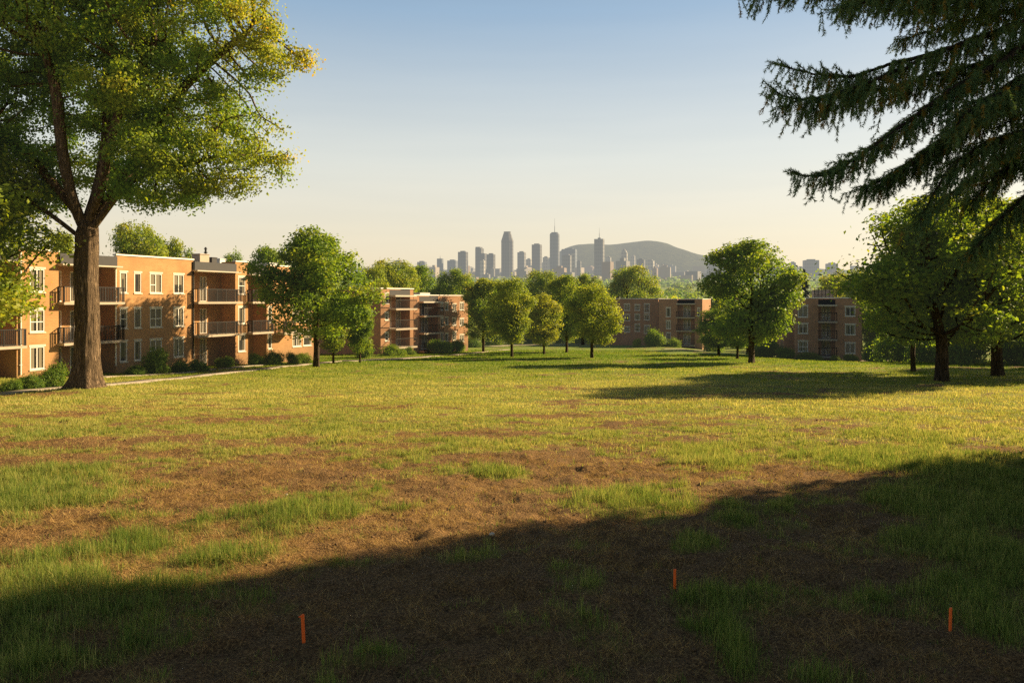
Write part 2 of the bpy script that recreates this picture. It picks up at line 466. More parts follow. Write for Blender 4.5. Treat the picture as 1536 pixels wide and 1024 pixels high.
def kind_wide(seed, n=26000, leaf=.22):
    rng = np.random.default_rng(seed)
    lobes = bumpy(rng, 30, 6.0, 3.4, 5.0, 1.25, 9.4) + [(0,0,6.4,2.4,2.4,2.2),(.3,0,8.8,1.6,1.6,1.0)]
    return make_tree('wide', lobes, [(0,0,-.1),(.05,0,1.5),(0,0,2.7)], .25, 2900, .28, n, leaf, seed, di=4.5, dk=.40, clump=.33, rmin=.018, shell=.6, flare=.5, leaf_a=.004)
V_ROUND = [kind_round(21), kind_round(22, wid=.92, n=24000), kind_round(23, wid=1.1, low=2.2)]
V_OVAL = [kind_oval(31), kind_oval(32)]
V_WIDE = [kind_wide(41), kind_wide(42)]
def nominal_w(v):
    co = np.zeros(len(v[1].vertices)*3, np.float32); v[1].vertices.foreach_get('co', co); co = co.reshape(-1, 3)
    return np.percentile(co[:,0], 99) - np.percentile(co[:,0], 1), np.percentile(co[:,2], 99.7)
NW = {id(v[1]): nominal_w(v) for v in V_ROUND + V_OVAL + V_WIDE}

def tree_px(name, v, px, base, top, wpx, leafm, label, rz=0., d=None, cat='tree', barkm=BARKD):
    """base row (or depth d), top row and crown width in photo pixels"""
    d = d or gd(base)
    x = (px - 768) / F * d; z = gz(x, d) - .05
    ztop = EYE + (HZ - top) / F * d
    nw, nh = NW[id(v[1])]
    return put_tree(name, v[0], v[1], x, d, rz, wpx / F * d / nw, (ztop - z) / nh, barkm, leafm, label, cat)

TP = tree_px
TP('shade_tree', V_ROUND[2], 474, 552, 347, 156, LM_MID, 'broad rounded tree standing at the far end of the left apartments beside the path', .4)
TP('young_tree', V_OVAL[0], 500, 546, 440, 46, LM_MID, 'thin young tree just right of the broad tree by the left apartments', 1.)
TP('young_tree', V_OVAL[1], 540, 545, 455, 40, LM_MID, 'thin young sapling beside the path in front of the middle brick block corner', 2.)
TP('lawn_tree', V_OVAL[1], 725, 528, 419, 58, LM_MID, 'leftmost tree of the central row, tall oval crown against the middle brick block', .3)
TP('lawn_tree', V_ROUND[1], 768, 537, 418, 68, LM_YEL, 'full golden green tree second from left in the central row on the lawn', 2.2)
TP('lawn_tree', V_OVAL[0], 816, 531, 442, 46, LM_YEL, 'smallest golden tree in the middle of the central row', 2.6)
TP('lawn_tree', V_ROUND[0], 850, 528, 414, 60, LM_MID, 'green tree behind and between the small golden tree and the rightmost central tree', 1.2)
TP('lawn_tree', V_ROUND[1], 888, 538, 428, 78, LM_YEL, 'rightmost tree of the central row, loose crown reaching the far brick block', 4.1)
TP('lawn_tree', V_ROUND[0], 1127, 544, 363, 132, LM_MID, 'tall full tree standing alone on the lawn between the two right brick blocks', .9)
TP('lawn_tree', V_OVAL[0], 1078, 533, 462, 56, LM_MID, 'small low tree left of the tall lone tree by the far brick block', 3.)
TP('lawn_tree', V_ROUND[1], 1106, 538, 455, 60, LM_DARK, 'dark tree half hidden behind the tall lone tree on the right lawn', 5.)
TP('park_tree', V_WIDE[0], 1412, 571, 300, 262, LM_DARK, 'big dark spreading tree on the right lawn with two low forked limbs', .2, barkm=BARKD)
TP('park_tree', V_WIDE[1], 1496, 565, 296, 230, LM_DARK, 'spreading tree with thick trunk at the right edge of the lawn', 1.9)
TP('park_tree', V_ROUND[2], 1370, 558, 352, 120, LM_DARK, 'shaded tree trunk standing behind the big dark spreading tree', 3.)
# behind the roofs and down the valley
B = [('rounded green tree behind the middle brick block roof', V_WIDE[0], 592, 392, 90, 128, LM_MID),
 ('darker tree behind the middle block, right of the rounded one', V_ROUND[0], 632, 400, 60, 140, LM_DARK),
 ('yellow leaved tree behind the broad shade tree, left of the middle block', V_ROUND[1], 562, 400, 50, 110, LM_YEL),
 ('round dense tree rising over the right end of the middle block', V_WIDE[1], 686, 405, 66, 138, LM_MID),
 ('large round tree behind the small golden lawn tree', V_WIDE[0], 816, 407, 70, 150, LM_MID),
 ('round tree behind the right side of the central row', V_WIDE[1], 874, 412, 62, 155, LM_MID),
 ('large round tree rising behind the far brick block roof', V_WIDE[0], 945, 400, 82, 180, LM_MID),
 ('dark tree directly behind the tall lone tree', V_WIDE[1], 1122, 440, 70, 120, LM_DARK),
 ('dark tree filling the gap left of the right brick block', V_ROUND[0], 1160, 450, 50, 118, LM_DARK),
 ('yellowish low tree in the gap between the middle block and the golden tree', V_ROUND[2], 740, 424, 60, 170, LM_YEL),
 ('tree behind the roof right of the far brick block', V_WIDE[1], 1090, 425, 70, 170, LM_MID),
 ('olive tree behind the roof of the right brick block', V_ROUND[1], 1256, 411, 66, 150, LM_YEL),
 ('green tree between the right brick block and the big spreading tree', V_WIDE[0], 1292, 405, 60, 140, LM_MID),
 ('small olive tree left of the dark conifer by the right block', V_ROUND[2], 1180, 425, 50, 165, LM_YEL),
 ('yellow green tree behind the left apartments, left of the maple trunk', V_ROUND[0], 88, 350, 56, 82, LM_YEL),
 ('pale green tree behind the left apartments, right of the maple trunk', V_WIDE[0], 205, 338, 96, 84, LM_MID),
 ('pale green tree behind the flat roof with white coping', V_ROUND[2], 258, 362, 74, 88, LM_MID),
 ('small tree peeping over the dark balcony roof of the left apartments', V_ROUND[1], 350, 380, 38, 100, LM_MID),
 ('dark green tree behind the far end roof of the left apartments', V_ROUND[0], 396, 372, 60, 104, LM_DARK),
 ('green tree behind the top of the broad shade tree', V_WIDE[1], 445, 392, 80, 120, LM_MID)]
for i, (lab, v, px, top, wpx, d, lm) in enumerate(B):
    TP('background_tree', v, px, None, top, wpx, lm, lab, i*1.3, d=d)
for i, (px, top, wpx, d, lab) in enumerate([(1322, 446, 60, 104, 'dark tree at the right end of the right brick block'), (1352, 430, 80, 96, 'dark tree behind the gap left of the big spreading trunk'),
      (1440, 425, 100, 92, 'dark tree behind and between the two thick right trunks'), (1530, 420, 100, 90, 'dark tree behind the trunk at the right edge')]):
    TP('background_tree', V_ROUND[i % 3], px, None, top, wpx, LM_DARK, lab, 2+i*1.7, d=d)
V_EDGE = kind_wide(43, n=60000, leaf=.15); NW[id(V_EDGE[1])] = nominal_w(V_EDGE)
TP('maple_tree', V_EDGE, -135, None, 195, 375, LM_YEL, 'bright yellow green maple foliage hanging in at the left edge', .7, d=37, cat='maple tree')

# --- shrubs (single leaf mesh each, nominal radius 1 m, height 1.6 m)
def shrub_mesh(seed, n=6000, leaf=.10):
    rng = np.random.default_rng(seed)
    lob = [(0,0,.65,.6,.6,.6)]
    for a in np.arange(11)*2.4:
        r = rng.uniform(.3,.85); q = rng.uniform(.25,.48); lob.append((r*math.cos(a), r*math.sin(a), rng.uniform(.25,1.25)*(1.1-.55*r), q, q, q*rng.uniform(.8,1.3)))
    pts = lobes_sample(lob, n, rng, 1.2); pts[:,2] = np.abs(pts[:,2])
    sp = rng.choice(len(pts), n//6); ps = pts[sp] + unit(pts[sp]-np.array([0,0,.4]))*rng.uniform(.05,.32,(len(sp),1))
    pts = np.concatenate([pts, ps]); cl = rng.integers(0, 60, len(pts)); tint = .45 + rng.normal(0,.13,len(pts)) + .12*fbm(pts[:,0]*3, pts[:,2]*3+pts[:,1]*2, 1., seed, 2)
    nrm = unit(pts - np.array([0,0,.6]))*.7 + rng.normal(0,.7,(len(pts),3)) + np.array([0,0,.3])
    return leaf_cloud('shrub', pts + rng.normal(0,.06,pts.shape), leaf*rng.uniform(.6,1.4,len(pts)), nrm, np.clip(tint,0,1), rng)
SH = [shrub_mesh(51), shrub_mesh(52), shrub_mesh(53), shrub_mesh(54)]
def shrub(px, base, wpx, hpx, label, lm=LM_SHR, d=None, v=None, i=[0]):
    d = d or gd(base); x = (px-768)/F*d
    i[0] += 1
    me = SH[i[0] % 4]
    if not me.materials: me.materials.append(LM_SHR)
    o = bpy.data.objects.new('shrub', me); COL.objects.link(o)
    o.location = (x, d, gz(x, d)-.08); o.rotation_euler = (0,0,i[0]*1.9)
    w_ = wpx/F*d/2.2; o.scale = (w_, w_, hpx/F*d/1.62)
    if lm != LM_SHR: o.material_slots[0].link = 'OBJECT'; o.material_slots[0].material = lm
    tag(o, label, 'shrub', None); return o
for a in [(14,589,40,22,'low bushy shrub at the left edge beside the path'), (44,586,38,30,'round green shrub left of the pair by the maple trunk'),
  (82,583,48,40,'large round shrub just left of the maple trunk base'), (232,560,40,46,'tall loose shrub under the middle windows of the left apartments'),
  (203,562,34,18,'low spreading shrub right of the maple trunk by the wall'), (268,557,36,22,'clipped green shrub right of the tall loose shrub'),
  (297,556,34,20,'low shrub beside the balcony bay of the left apartments'), (337,552,34,20,'neat round ball shrub below the two stacked balconies'),
  (384,549,26,22,'round shrub at the foot of the narrow brick pier'), (410,548,36,26,'taller dark shrub left of the shade tree'),
  (438,546,24,20,'small shrub under the ground floor windows left of the shade tree'), (456,545,26,18,'last shrub by the wall left of the shade tree trunk')]:
    shrub(*a)
for px, b, wp, hp, lab in [(545,536,36,34,'dark shrub at the left corner of the middle brick block'),(590,534,36,20,'dark shrub under the lowest balcony of the middle block'),
  (612,533,22,14,'small bright shrub by the pale path of the middle block'),(660,530,48,24,'wide dark shrub at the foot of the middle block recess'),(684,528,30,22,'dark shrub near the right end of the middle block'),
  (708,521,28,20,'yellowish shrub behind the leftmost central tree'),(745,517,40,24,'shadowed shrub behind the two left central trees'),(795,515,44,26,'shadowed shrub behind the small golden tree'),
  (838,515,40,28,'dark shrub behind the middle of the central row'),(880,516,44,26,'dark shrub behind the rightmost central tree'),(918,515,34,22,'dark shrub at the left end of the far brick block')]:
    shrub(px, b, wp, hp, lab, LM_DARK if 'dark' in lab or 'shadow' in lab else LM_SHR)
shrub(955, 514, 16, 15, 'small golden orange shrub against the far brick block wall', LM_YEL, d=139)
for px, b, wp, hp, lab in [(983,521,34,30,'tall dark shrub at the corner of the far brick block'),(1010,521,24,16,'low dark shrub under the far block balconies'),(1065,524,36,34,'dark shrub at the right end of the far brick block')]:
    shrub(px, b, wp, hp, lab, LM_DARK)
for px, b, wp, hp, lab, d in [(1150,538,50,30,'dark shrub behind the tall lone tree trunk',104),(1180,541,34,22,'dark shrub at the left corner of the right brick block',96.5),(1215,543,40,18,'low dark shrub under the left windows of the right block',95.5),
   (1252,543,22,12,'low shrub right of the ground floor balcony of the right block',94.5),(1278,543,26,14,'low shrub at the right corner of the right block',93.5),
   (1345,548,70,58,'big dark shrub behind the shaded trunk on the right',80),(1390,550,60,66,'tall dark shrub left of the big spreading trunk',76),(1450,553,80,66,'wide dark shrub between the two thick right trunks',72),(1520,555,70,70,'dark shrub at the right edge behind the lawn',70),
   (1310,546,40,40,'dark shrub beside the pale path right of the right block',90)]:
    shrub(px, b, wp, hp, lab, LM_DARK, d=d)

# --- conifers built of drooping tiers
def conifer(seed, h=10., w=5., n=16000, z0=1., leaf=.34):
    rng = np.random.default_rng(seed)
    tiers = 22; P = []; N = []
    nb = 0
    for t in range(tiers):
        f = t/(tiers-1); z = z0 + (h-z0)*f**.92; r = w/2*(1-f)**.85 + .12
        m = max(4, int(11*(1-f)+4))
        for b in range(m):
            a = rng.uniform(0, 2*math.pi); k = int(n/(tiers*9))
            u = rng.uniform(.05, 1, k)**.7; L = r*rng.uniform(.75,1.12)
            side = rng.normal(0, .16*L+.05, k)*(1-.5*u)
            zz = z - .35*L*u**1.6 + rng.normal(0,.06,k) - np.abs(rng.normal(0,.16,k))
            P.append(np.stack([np.cos(a)*L*u - np.sin(a)*side, np.sin(a)*L*u + np.cos(a)*side, zz], 1))
    P = np.concatenate(P)
    nrm = rng.normal(0,.6,P.shape) + np.array([0,0,.9]) + unit(P*np.array([1,1,0]))*.4
    tint = .4 + rng.normal(0,.15,len(P))
    cr = leaf_cloud('crown', P, leaf*rng.uniform(.6,1.4,len(P)), nrm, np.clip(tint,0,1), rng, wid=.35, droop=1.2)
    mb = MB(); mb.rings([[(r*math.cos(j*.785), r*math.sin(j*.785), z) for j in range(8)] for r, z in ((.30*w/5,-.2),(.22*w/5,h*.3),(.03,h*.98))])
    return mb.mesh('trunk'), cr
CON = conifer(61); CON2 = conifer(62, n=11500)
for px, top, wpx, d, lab in [(1206,405,44,125,'dark conifer rising behind the right brick block')]:
    x = (px-768)/F*d; z = gz(x, d); zt = EYE + (HZ-top)/F*d
    put_tree('conifer', CON[0], CON[1], x, d, .5, wpx/F*d/5., (zt-z)/10., BARKD, LM_CON, lab, 'conifer')
# ------------------------------------------------------------------ ground sheet
ys = [-12.]
while ys[-1] < 9500:
    y = ys[-1]
    ys.append(y + (.35 if y < 4.5 else max(.05, .0062*y) if y < 45 else .0125*y))
ys = np.array(ys)
s = np.linspace(-1, 1, 620); s = np.sign(s)*(.45*np.abs(s) + .55*np.abs(s)**2.2)
GX = s[None]*(ys[:,None] + 16)*1.7; GY = np.repeat(ys[:,None], len(s), 1)
bz, gg = bump(GX, GY)
V = np.stack([GX, GY, g0(GX, GY) + bz], -1).reshape(-1, 3)
nr, nc = GX.shape
i = np.arange(nr-1)[:,None]*nc; j = np.arange(nc-1)[None]
a = i + j
gme = np_mesh('lawn', V, [np.stack([a, a+1, a+1+nc, a+nc], -1).reshape(-1,4)], {'green': gg.ravel()}, smooth_shade=True)

t = NT('lawn_ground'); P = t.coord()
green = t.attr('green')
n1 = t.noise(34, 5, P, .65); n2 = t.noise(2.2, 4, P, .6); n3 = t.noise(.12, 3, P); n4 = t.noise(9, 4, P, .6)
f = t.math('ADD', green, t.math('MULTIPLY', t.math('SUBTRACT', n4, .5), .7), clamp=True)
f = t.ramp(f, [(.34, (0,0,0)), (.58, (1,1,1))])
soil = t.ramp(n1, [(.31, (.016,.009,.004)), (.49, (.125,.070,.027)), (.72, (.44,.27,.10))])
soil = t.mix(t.math('MULTIPLY', n2, .35), soil, (.20,.115,.042))
grass = t.ramp(n4, [(.25, (.10,.125,.016)), (.5, (.21,.215,.03)), (.75, (.34,.29,.06))])
grass2 = t.ramp(n3, [(.35, (.15,.21,.025)), (.65, (.29,.28,.05))])
grass = t.mix(.5, grass, grass2)
yy = t.n('ShaderNodeSeparateXYZ', {0: P}).outputs[1]
grass = t.mix(t.n('ShaderNodeMapRange', {'Value': yy, 'From Min': 45., 'From Max': 90., 'To Min': 0., 'To Max': .6}).outputs[0], grass, (.11,.185,.022))
yy = t.n('ShaderNodeSeparateXYZ', {0: P}).outputs[1]
nearf = t.n('ShaderNodeMapRange', {'Value': yy, 'From Min': 10., 'From Max': 30., 'To Min': .25, 'To Max': 1.}).outputs[0]
col = t.mix(t.math('MULTIPLY', f, nearf), soil, grass)
b = t.bump(t.math('ADD', t.math('MULTIPLY', n1, .6), n4), 1.0, .07)
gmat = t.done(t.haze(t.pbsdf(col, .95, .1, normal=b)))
lawn = link('lawn', gme, gmat); tag(lawn, 'uneven park lawn of patchy grass and bare soil sloping to the apartments', 'lawn', None, 'structure')

# ------------------------------------------------------------------ blades
def blade_mat(name, c0, c1, c2, trans=.35):
    t = NT(name); tint = t.attr('tint')
    c = t.ramp(tint, [(0, c0), (.5, c1), (1, c2)])
    d = t.n('ShaderNodeBsdfDiffuse', {'Color': c}).outputs[0]
    tr = t.n('ShaderNodeBsdfTranslucent', {'Color': t.mix(1., c, (1.15,1.1,.65), 'MULTIPLY')}).outputs[0]
    return t.done(t.n('ShaderNodeMixShader', {0: trans, 1: d, 2: tr}).outputs[0])
BM_G = blade_mat('green_blade', (.06,.13,.026), (.20,.26,.060), (.46,.43,.15), .45)
BM_D = blade_mat('straw_blade', (.10,.055,.020), (.46,.295,.105), (.70,.52,.21), .3)
BM_F = blade_mat('lawn_blade', (.11,.19,.026), (.32,.34,.075), (.60,.52,.20), .45)

def scatter(n, y0, y1, rng, power=1.0, margin=1.25):
    """random points in the visible wedge (a bit wider), density falling with distance"""
    u = rng.uniform(0, 1, n)
    y = y0*(y1/y0)**u if power == 0 else (y0**power + u*(y1**power - y0**power))**(1/power)
    x = rng.uniform(-1, 1, n)*(y*.643*margin + .8)
    return x, y

def blades(name, x, y, h, w, lean, tint, rng, mat, label, two=True, curve=.45):
    n = len(x); z = ground_z(x, y) - .008
    a = rng.uniform(0, 2*math.pi, n); ld = rng.uniform(0, 2*math.pi, n)
    b = np.stack([x, y, z], 1)
    wv = np.stack([np.cos(a), np.sin(a), np.zeros(n)], 1)*(w*.5)[:,None]
    lv = np.stack([np.cos(ld), np.sin(ld), np.zeros(n)], 1)
    up = np.array([0,0,1.])
    cl = np.cos(lean)[:,None]; sl = np.sin(lean)[:,None]
    tip = b + (lv*sl + up*cl)*h[:,None]
    if two:
        mid = b + (lv*sl*curve*.7 + up*np.maximum(cl, .12)*.62)*h[:,None]
        V = np.stack([b-wv, b+wv, mid+wv*.8, mid-wv*.8, tip], 1).reshape(-1,3)
        k = np.arange(n)*5
        me = np_mesh(name, V, [np.stack([k,k+1,k+2,k+3],1), np.stack([k+3,k+2,k+4],1)], {'tint': np.repeat(tint,5)})
    else:
        V = np.stack([b-wv, b+wv, tip], 1).reshape(-1,3)
        me = np_mesh(name, V, [np.arange(3*n).reshape(-1,3)], {'tint': np.repeat(tint,3)})
    o = link(name, me, mat); tag(o, label, 'grass', None, 'stuff'); return o

rng = np.random.default_rng(3)
# green tufts of the foreground: tuft centres, then blades around them
cx, cy = scatter(150000, 6.2, 34, rng, 1.15)
g = greenness(cx, cy)
keep = rng.uniform(0, 1, len(cx)) < np.clip((g-.33)*1.9, .03, 1)**1.35*.62*(1-.95*smooth(11, 32, cy))
cx, cy, g = cx[keep], cy[keep], g[keep]
k = rng.integers(7, 24, len(cx)); idx = np.repeat(np.arange(len(cx)), k)
sp = rng.uniform(.03, .10, len(cx))[idx]
x = cx[idx] + rng.normal(0,1,len(idx))*sp; y = cy[idx] + rng.normal(0,1,len(idx))*sp
th = rng.uniform(.6, 1.3, len(cx))[idx]
h = (.08 + .24*np.clip(g[idx]-.35,0,1))*(1-.45*smooth(12,28,y))*th*rng.uniform(.5, 1.25, len(idx))
print('green blades', len(x))
blades('green_grass', x, y, h, np.maximum(.0045, .00042*y)*rng.uniform(.7,1.4,len(x)), np.abs(rng.normal(.5,.38,len(x))), np.clip(.42 + .26*smooth(9,26,y) + rng.normal(0,.16,len(cx))[idx] + rng.normal(0,.16,len(x)) + .10*fbm(x,y,3.,77,2),0,1),
       rng, BM_G, 'long green grass tufts growing in clumps over the bare foreground')
# straw and thatch lying on the soil
x, y = scatter(1200000, 6.2, 52, rng, .8)
g = greenness(x, y); pn = 1.1*fbm(x, y, .34, 81, 3) + .8*fbm(x, y, 1.7, 82, 3)
keep = rng.uniform(0,1,len(x)) < np.clip(.50 + 1.25*pn, .05, 1)*.9*(1-.85*smooth(26,50,y))
x, y = x[keep], y[keep]
print('straw', len(x))
blades('dry_grass', x, y, rng.uniform(.03,.19,len(x))*(1-.35*smooth(10,24,y)), np.maximum(.0026, .00036*y)*rng.uniform(.6,1.3,len(x)), rng.uniform(.75,1.5,len(x)), np.clip(.45+rng.normal(0,.22,len(x))+.15*fbm(x,y,1.2,83,2),0,1),
       rng, BM_D, 'dry straw coloured dead grass matted over the brown soil', curve=.8)
# the lawn beyond
x, y = scatter(520000, 13, 120, rng, .75)
g = greenness(x, y)
keep = rng.uniform(0,1,len(x)) < np.clip((g-.30)*1.9, .03, 1)
x, y, g = x[keep], y[keep], g[keep]
keep = ~((np.abs(x) > 20) & (y > 100)); x, y, g = x[keep], y[keep], g[keep]
big = fbm(x, y, 9., 91, 3)
print('lawn', len(x))
blades('lawn_grass', x, y, (.05+.05*rng.uniform(0,1,len(x))+.05*np.clip(fbm(x,y,1.3,93,2),0,1))*(1+.004*y), np.maximum(.008,.00085*y)*rng.uniform(.7,1.3,len(x)), np.abs(rng.normal(.35,.3,len(x))),
       np.clip(.47+rng.normal(0,.17,len(x))+.16*big+.30*fbm(x*.8,y,1.6,97,3)+.20*smooth(12,26,y)*(1-smooth(34,55,y))-.42*smooth(40,80,y),0,1), rng, BM_F, 'short yellow green grass of the sunlit lawn beyond the soil patches', two=False)
# clods of soil
x, y = scatter(17000, 6.2, 34, rng, .9)
keep = (greenness(x, y) < .45) & (fbm(x, y, .9, 95, 2) > -.1); x, y = x[keep], y[keep]
n = len(x); r = np.abs(rng.normal(0,.012,n))+.006
base = np.array([(0,0,1),(.9,0,.2),(.28,.85,.2),(-.72,.53,.2),(-.72,-.53,.2),(.28,-.85,.2),(0,0,-.6)])
tri = np.array([(0,1,2),(0,2,3),(0,3,4),(0,4,5),(0,5,1),(6,2,1),(6,3,2),(6,4,3),(6,5,4),(6,1,5)])
V = np.stack([x,y,ground_z(x,y)],1)[:,None] + base[None]*r[:,None,None]*rng.uniform(.6,1.4,(n,7,3))
Ft = (tri[None] + (np.arange(n)*7)[:,None,None]).reshape(-1,3)
o = link('soil_clods', np_mesh('soil_clods', V.reshape(-1,3), [Ft]), simple('clod', (.15,.092,.045), .95, .1, 0, .5, 9.)); tag(o, 'small dark clods of dry soil scattered over the bare patches', 'soil', None, 'stuff')
# two pale stones
smat = simple('pale_stone', (.55,.47,.36), .85, .2, 0, .2, 12)
for px, py, r, lab in [(738,808,.045,'small pale stone lying on the bare soil above the shadow edge'),(430,742,.035,'tiny pale stone beside the left grass clumps')]:
    X, Y = gp(px, py); mb = MB(); rr = random.Random(px)
    mb.rings([[(r*q*math.cos(j*.9)*rr.uniform(.85,1.15), r*q*.8*math.sin(j*.9)*rr.uniform(.85,1.15), z*r) for j in range(7)] for q, z in ((.6,-.3),(1,.1),(.85,.5),(.35,.75))])
    o = mb.build('stone', smat, None, (X, Y, float(ground_z(X,Y)))); tag(o, lab, 'stone')

# ------------------------------------------------------------------ stakes
ORG = simple('orange_paint', (.95,.14,.016), .55, .4, 0, .22, 30)
WOOD = simple('raw_wood', (.16,.105,.055), .9, .1, 0, .4, 25)
for px, base, top, w_, lab, lean in [(456,968,916,.030,'orange survey stake nearest the camera, left of the others, with a chipped top',(.02,-.05)),
        (1012,889,853,.028,'orange survey stake in the middle, farthest from the camera',(0,.01)),
        (1425,950,908,.028,'orange survey stake at the right with a straight flat top',(.01,.02))]:
    X, Y = gp(px, base); Zg = float(ground_z(X, Y)); hgt = (base-top)/F*Y
    r = empty('survey_stake', (X, Y, Zg), .5); r.rotation_euler = (lean[0], lean[1], .5)
    tag(r, lab, 'stake', 'orange survey stakes in the ground')
    a = w_/2; mb = MB(); zb = hgt*.17
    mb.rings([[(-a,-a*.6,z),(a,-a*.6,z+q),(a,a*.6,z+q*.7),(-a,a*.6,z+q*.2)] for z, q in ((zb,0),(hgt*.6,0),(hgt*.985,hgt*.02))])
    mb.build('painted_shaft', ORG, r)
    mb = MB(); mb.rings([[(-a*.94*q,-a*.55*q,z),(a*.94*q,-a*.55*q,z),(a*.94*q,a*.55*q,z),(-a*.94*q,a*.55*q,z)] for z, q in ((-.12,.3),(-.02,1),(zb,1))])
    mb.build('wooden_foot', WOOD, r)
    if px == 456:
        mb = MB(); mb.box(-a-.022,-a+.004,-.004,.004,hgt*.93,hgt*.965); mb.box(-a-.008,a+.004,-a*.75,a*.75,hgt*.94,hgt*.955); mb.build('flagging_tie', ORG, r)

# ------------------------------------------------------------------ paths
t = NT('path_concrete'); P = t.coord()
c = t.ramp(t.noise(1.3, 5, P, .65), [(.3,(.21,.17,.13)),(.7,(.42,.36,.28))]); c = t.mix(t.ramp(t.noise(14., 3, P), [(.45,(0,0,0)),(.7,(.35,.35,.35))]), c, (.14,.12,.09))
w_ = t.n('ShaderNodeTexWave', {'Vector': P, 'Scale': .21, 'Distortion': .3, 'Detail': 1.}, bands_direction='Y').outputs['Fac']
c = t.mix(t.math('MULTIPLY', t.math('LESS_THAN', w_, .004), .6), c, (.06,.05,.04))
PATH = t.done(t.pbsdf(c, .9, .2, normal=t.bump(t.noise(20., 3, P), .5, .02)))
def path(name, pts, width, label, lift=.05):
    p = np.array([gp(*q) if len(q) == 2 else ((q[0]-768)/F*q[2], q[2]) for q in pts])
    L = np.concatenate([[0], np.cumsum(np.linalg.norm(np.diff(p,axis=0),axis=1))]); u = np.arange(0, L[-1], .8)
    p = np.stack([np.interp(u,L,p[:,k]) for k in range(2)],1)
    for _ in range(4): p[1:-1] = .5*p[1:-1]+.25*(p[:-2]+p[2:])
    T = unit(np.gradient(p,axis=0)); N = np.stack([-T[:,1],T[:,0]],1)
    l = p+N*width/2; r = p-N*width/2
    z = np.maximum(ground_z(l[:,0],l[:,1]), ground_z(r[:,0],r[:,1])) + lift
    V = []; n = len(p)
    for q, zz in ((l,z-.3),(l,z),(r,z),(r,z-.3)): V.append(np.column_stack([q,zz]))
    i = np.arange(n-1); Fq = []
    for k in range(3): Fq.append(np.stack([k*n+i, k*n+i+1, (k+1)*n+i+1, (k+1)*n+i],1))
    o = link(name, np_mesh(name, np.concatenate(V), [np.concatenate(Fq)[:, ::-1]]), PATH); tag(o, label, 'path', None, 'structure')
path('path', [(-260,610),(0,592),(85,585),(164,578),(240,571.5),(345,560),(470,547),(520,541),(580,538.5),(640,536)], 1.1, 'pale narrow path running along the left lawn edge')
path('path', [(150,566.5),(247,559.5),(330,553.5),(371,550.5),(430,546)], 1.0, 'short path close along the left apartment wall')
path('path', [(520,543),(609,537.5),(693,531),(722,528),(760,523.5)], 1.2, 'pale path in front of the middle brick block')
path('path', [(995,523.5),(1030,524),(1062,523)], 1.8, 'pale path at the far brick block entrance')
path('path', [(900,514),(945,513.5),(972,514)], 1.8, 'pale path left of the far brick block')
path('path', [(1290,542,96),(1340,542,96),(1420,542,97)], 1.6, 'pale path right of the right brick block')
path('path', [(690,520),(760,517.5),(860,517),(930,517)], 2.0, 'pale path behind the central row of trees')

# ------------------------------------------------------------------ brick apartment blocks
def brick_mat(name, c1, c2, mortar):
    t = NT(name); P = t.coord()
    g = t.n('ShaderNodeNewGeometry').outputs['Normal']
    sep = t.n('ShaderNodeSeparateXYZ', {0: P})
    u = t.math('ADD', sep.outputs[0], sep.outputs[1])
    v = t.n('ShaderNodeCombineXYZ', {0: u, 1: sep.outputs[2], 2: 0.}).outputs[0]
    br = t.n('ShaderNodeTexBrick', {'Vector': v, 'Color1': c1, 'Color2': c2, 'Mortar': mortar, 'Scale': 1.0, 'Mortar Size': .012, 'Bias': 0., 'Brick Width': .30, 'Row Height': .105})
    n1 = t.noise(.6, 4, P); n2 = t.noise(5., 4, t.mapping(P, (1,1,3)))
    c = t.mix(.55, br.outputs['Color'], t.mix(n2, c1, c2))
    c = t.mix(t.ramp(n1, [(.35,(0,0,0)),(.75,(.6,.6,.6))]), c, tuple(x*.62 for x in c1))
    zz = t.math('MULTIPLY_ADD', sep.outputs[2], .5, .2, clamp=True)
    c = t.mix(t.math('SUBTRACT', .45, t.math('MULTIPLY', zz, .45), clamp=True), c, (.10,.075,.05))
    b = t.bump(br.outputs['Fac'], .35, .012)
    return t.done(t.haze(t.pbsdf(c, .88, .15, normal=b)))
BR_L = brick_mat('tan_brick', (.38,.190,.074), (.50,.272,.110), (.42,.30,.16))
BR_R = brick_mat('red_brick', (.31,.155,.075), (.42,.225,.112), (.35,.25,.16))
FRM = simple('white_frame', (.74,.70,.62), .5, .4, 0, .08, 4)
SIL = simple('pale_sill', (.60,.53,.42), .8, .2, 0, .15, 4)
RAIL = simple('dark_rail', (.022,.022,.022), .6, .2, 0, .2, 5)
FASC = simple('dark_fascia', (.028,.026,.026), .6, .3, 0, .3, 3)
CONC = simple('slab_concrete', (.40,.33,.25), .85, .2, 0, .2, 2)
COPE = simple('white_coping', (.78,.72,.62), .6, .3, 0, .1, 3)
ROOF = simple('roof_gravel', (.16,.14,.12), .95, .1, 0, .3, 8)
GALV = simple('galvanised', (.42,.42,.40), .45, .5, .6, .2, 6)
CANV = simple('canopy_paint', (.48,.42,.33), .8, .2, 0, .1, 2)
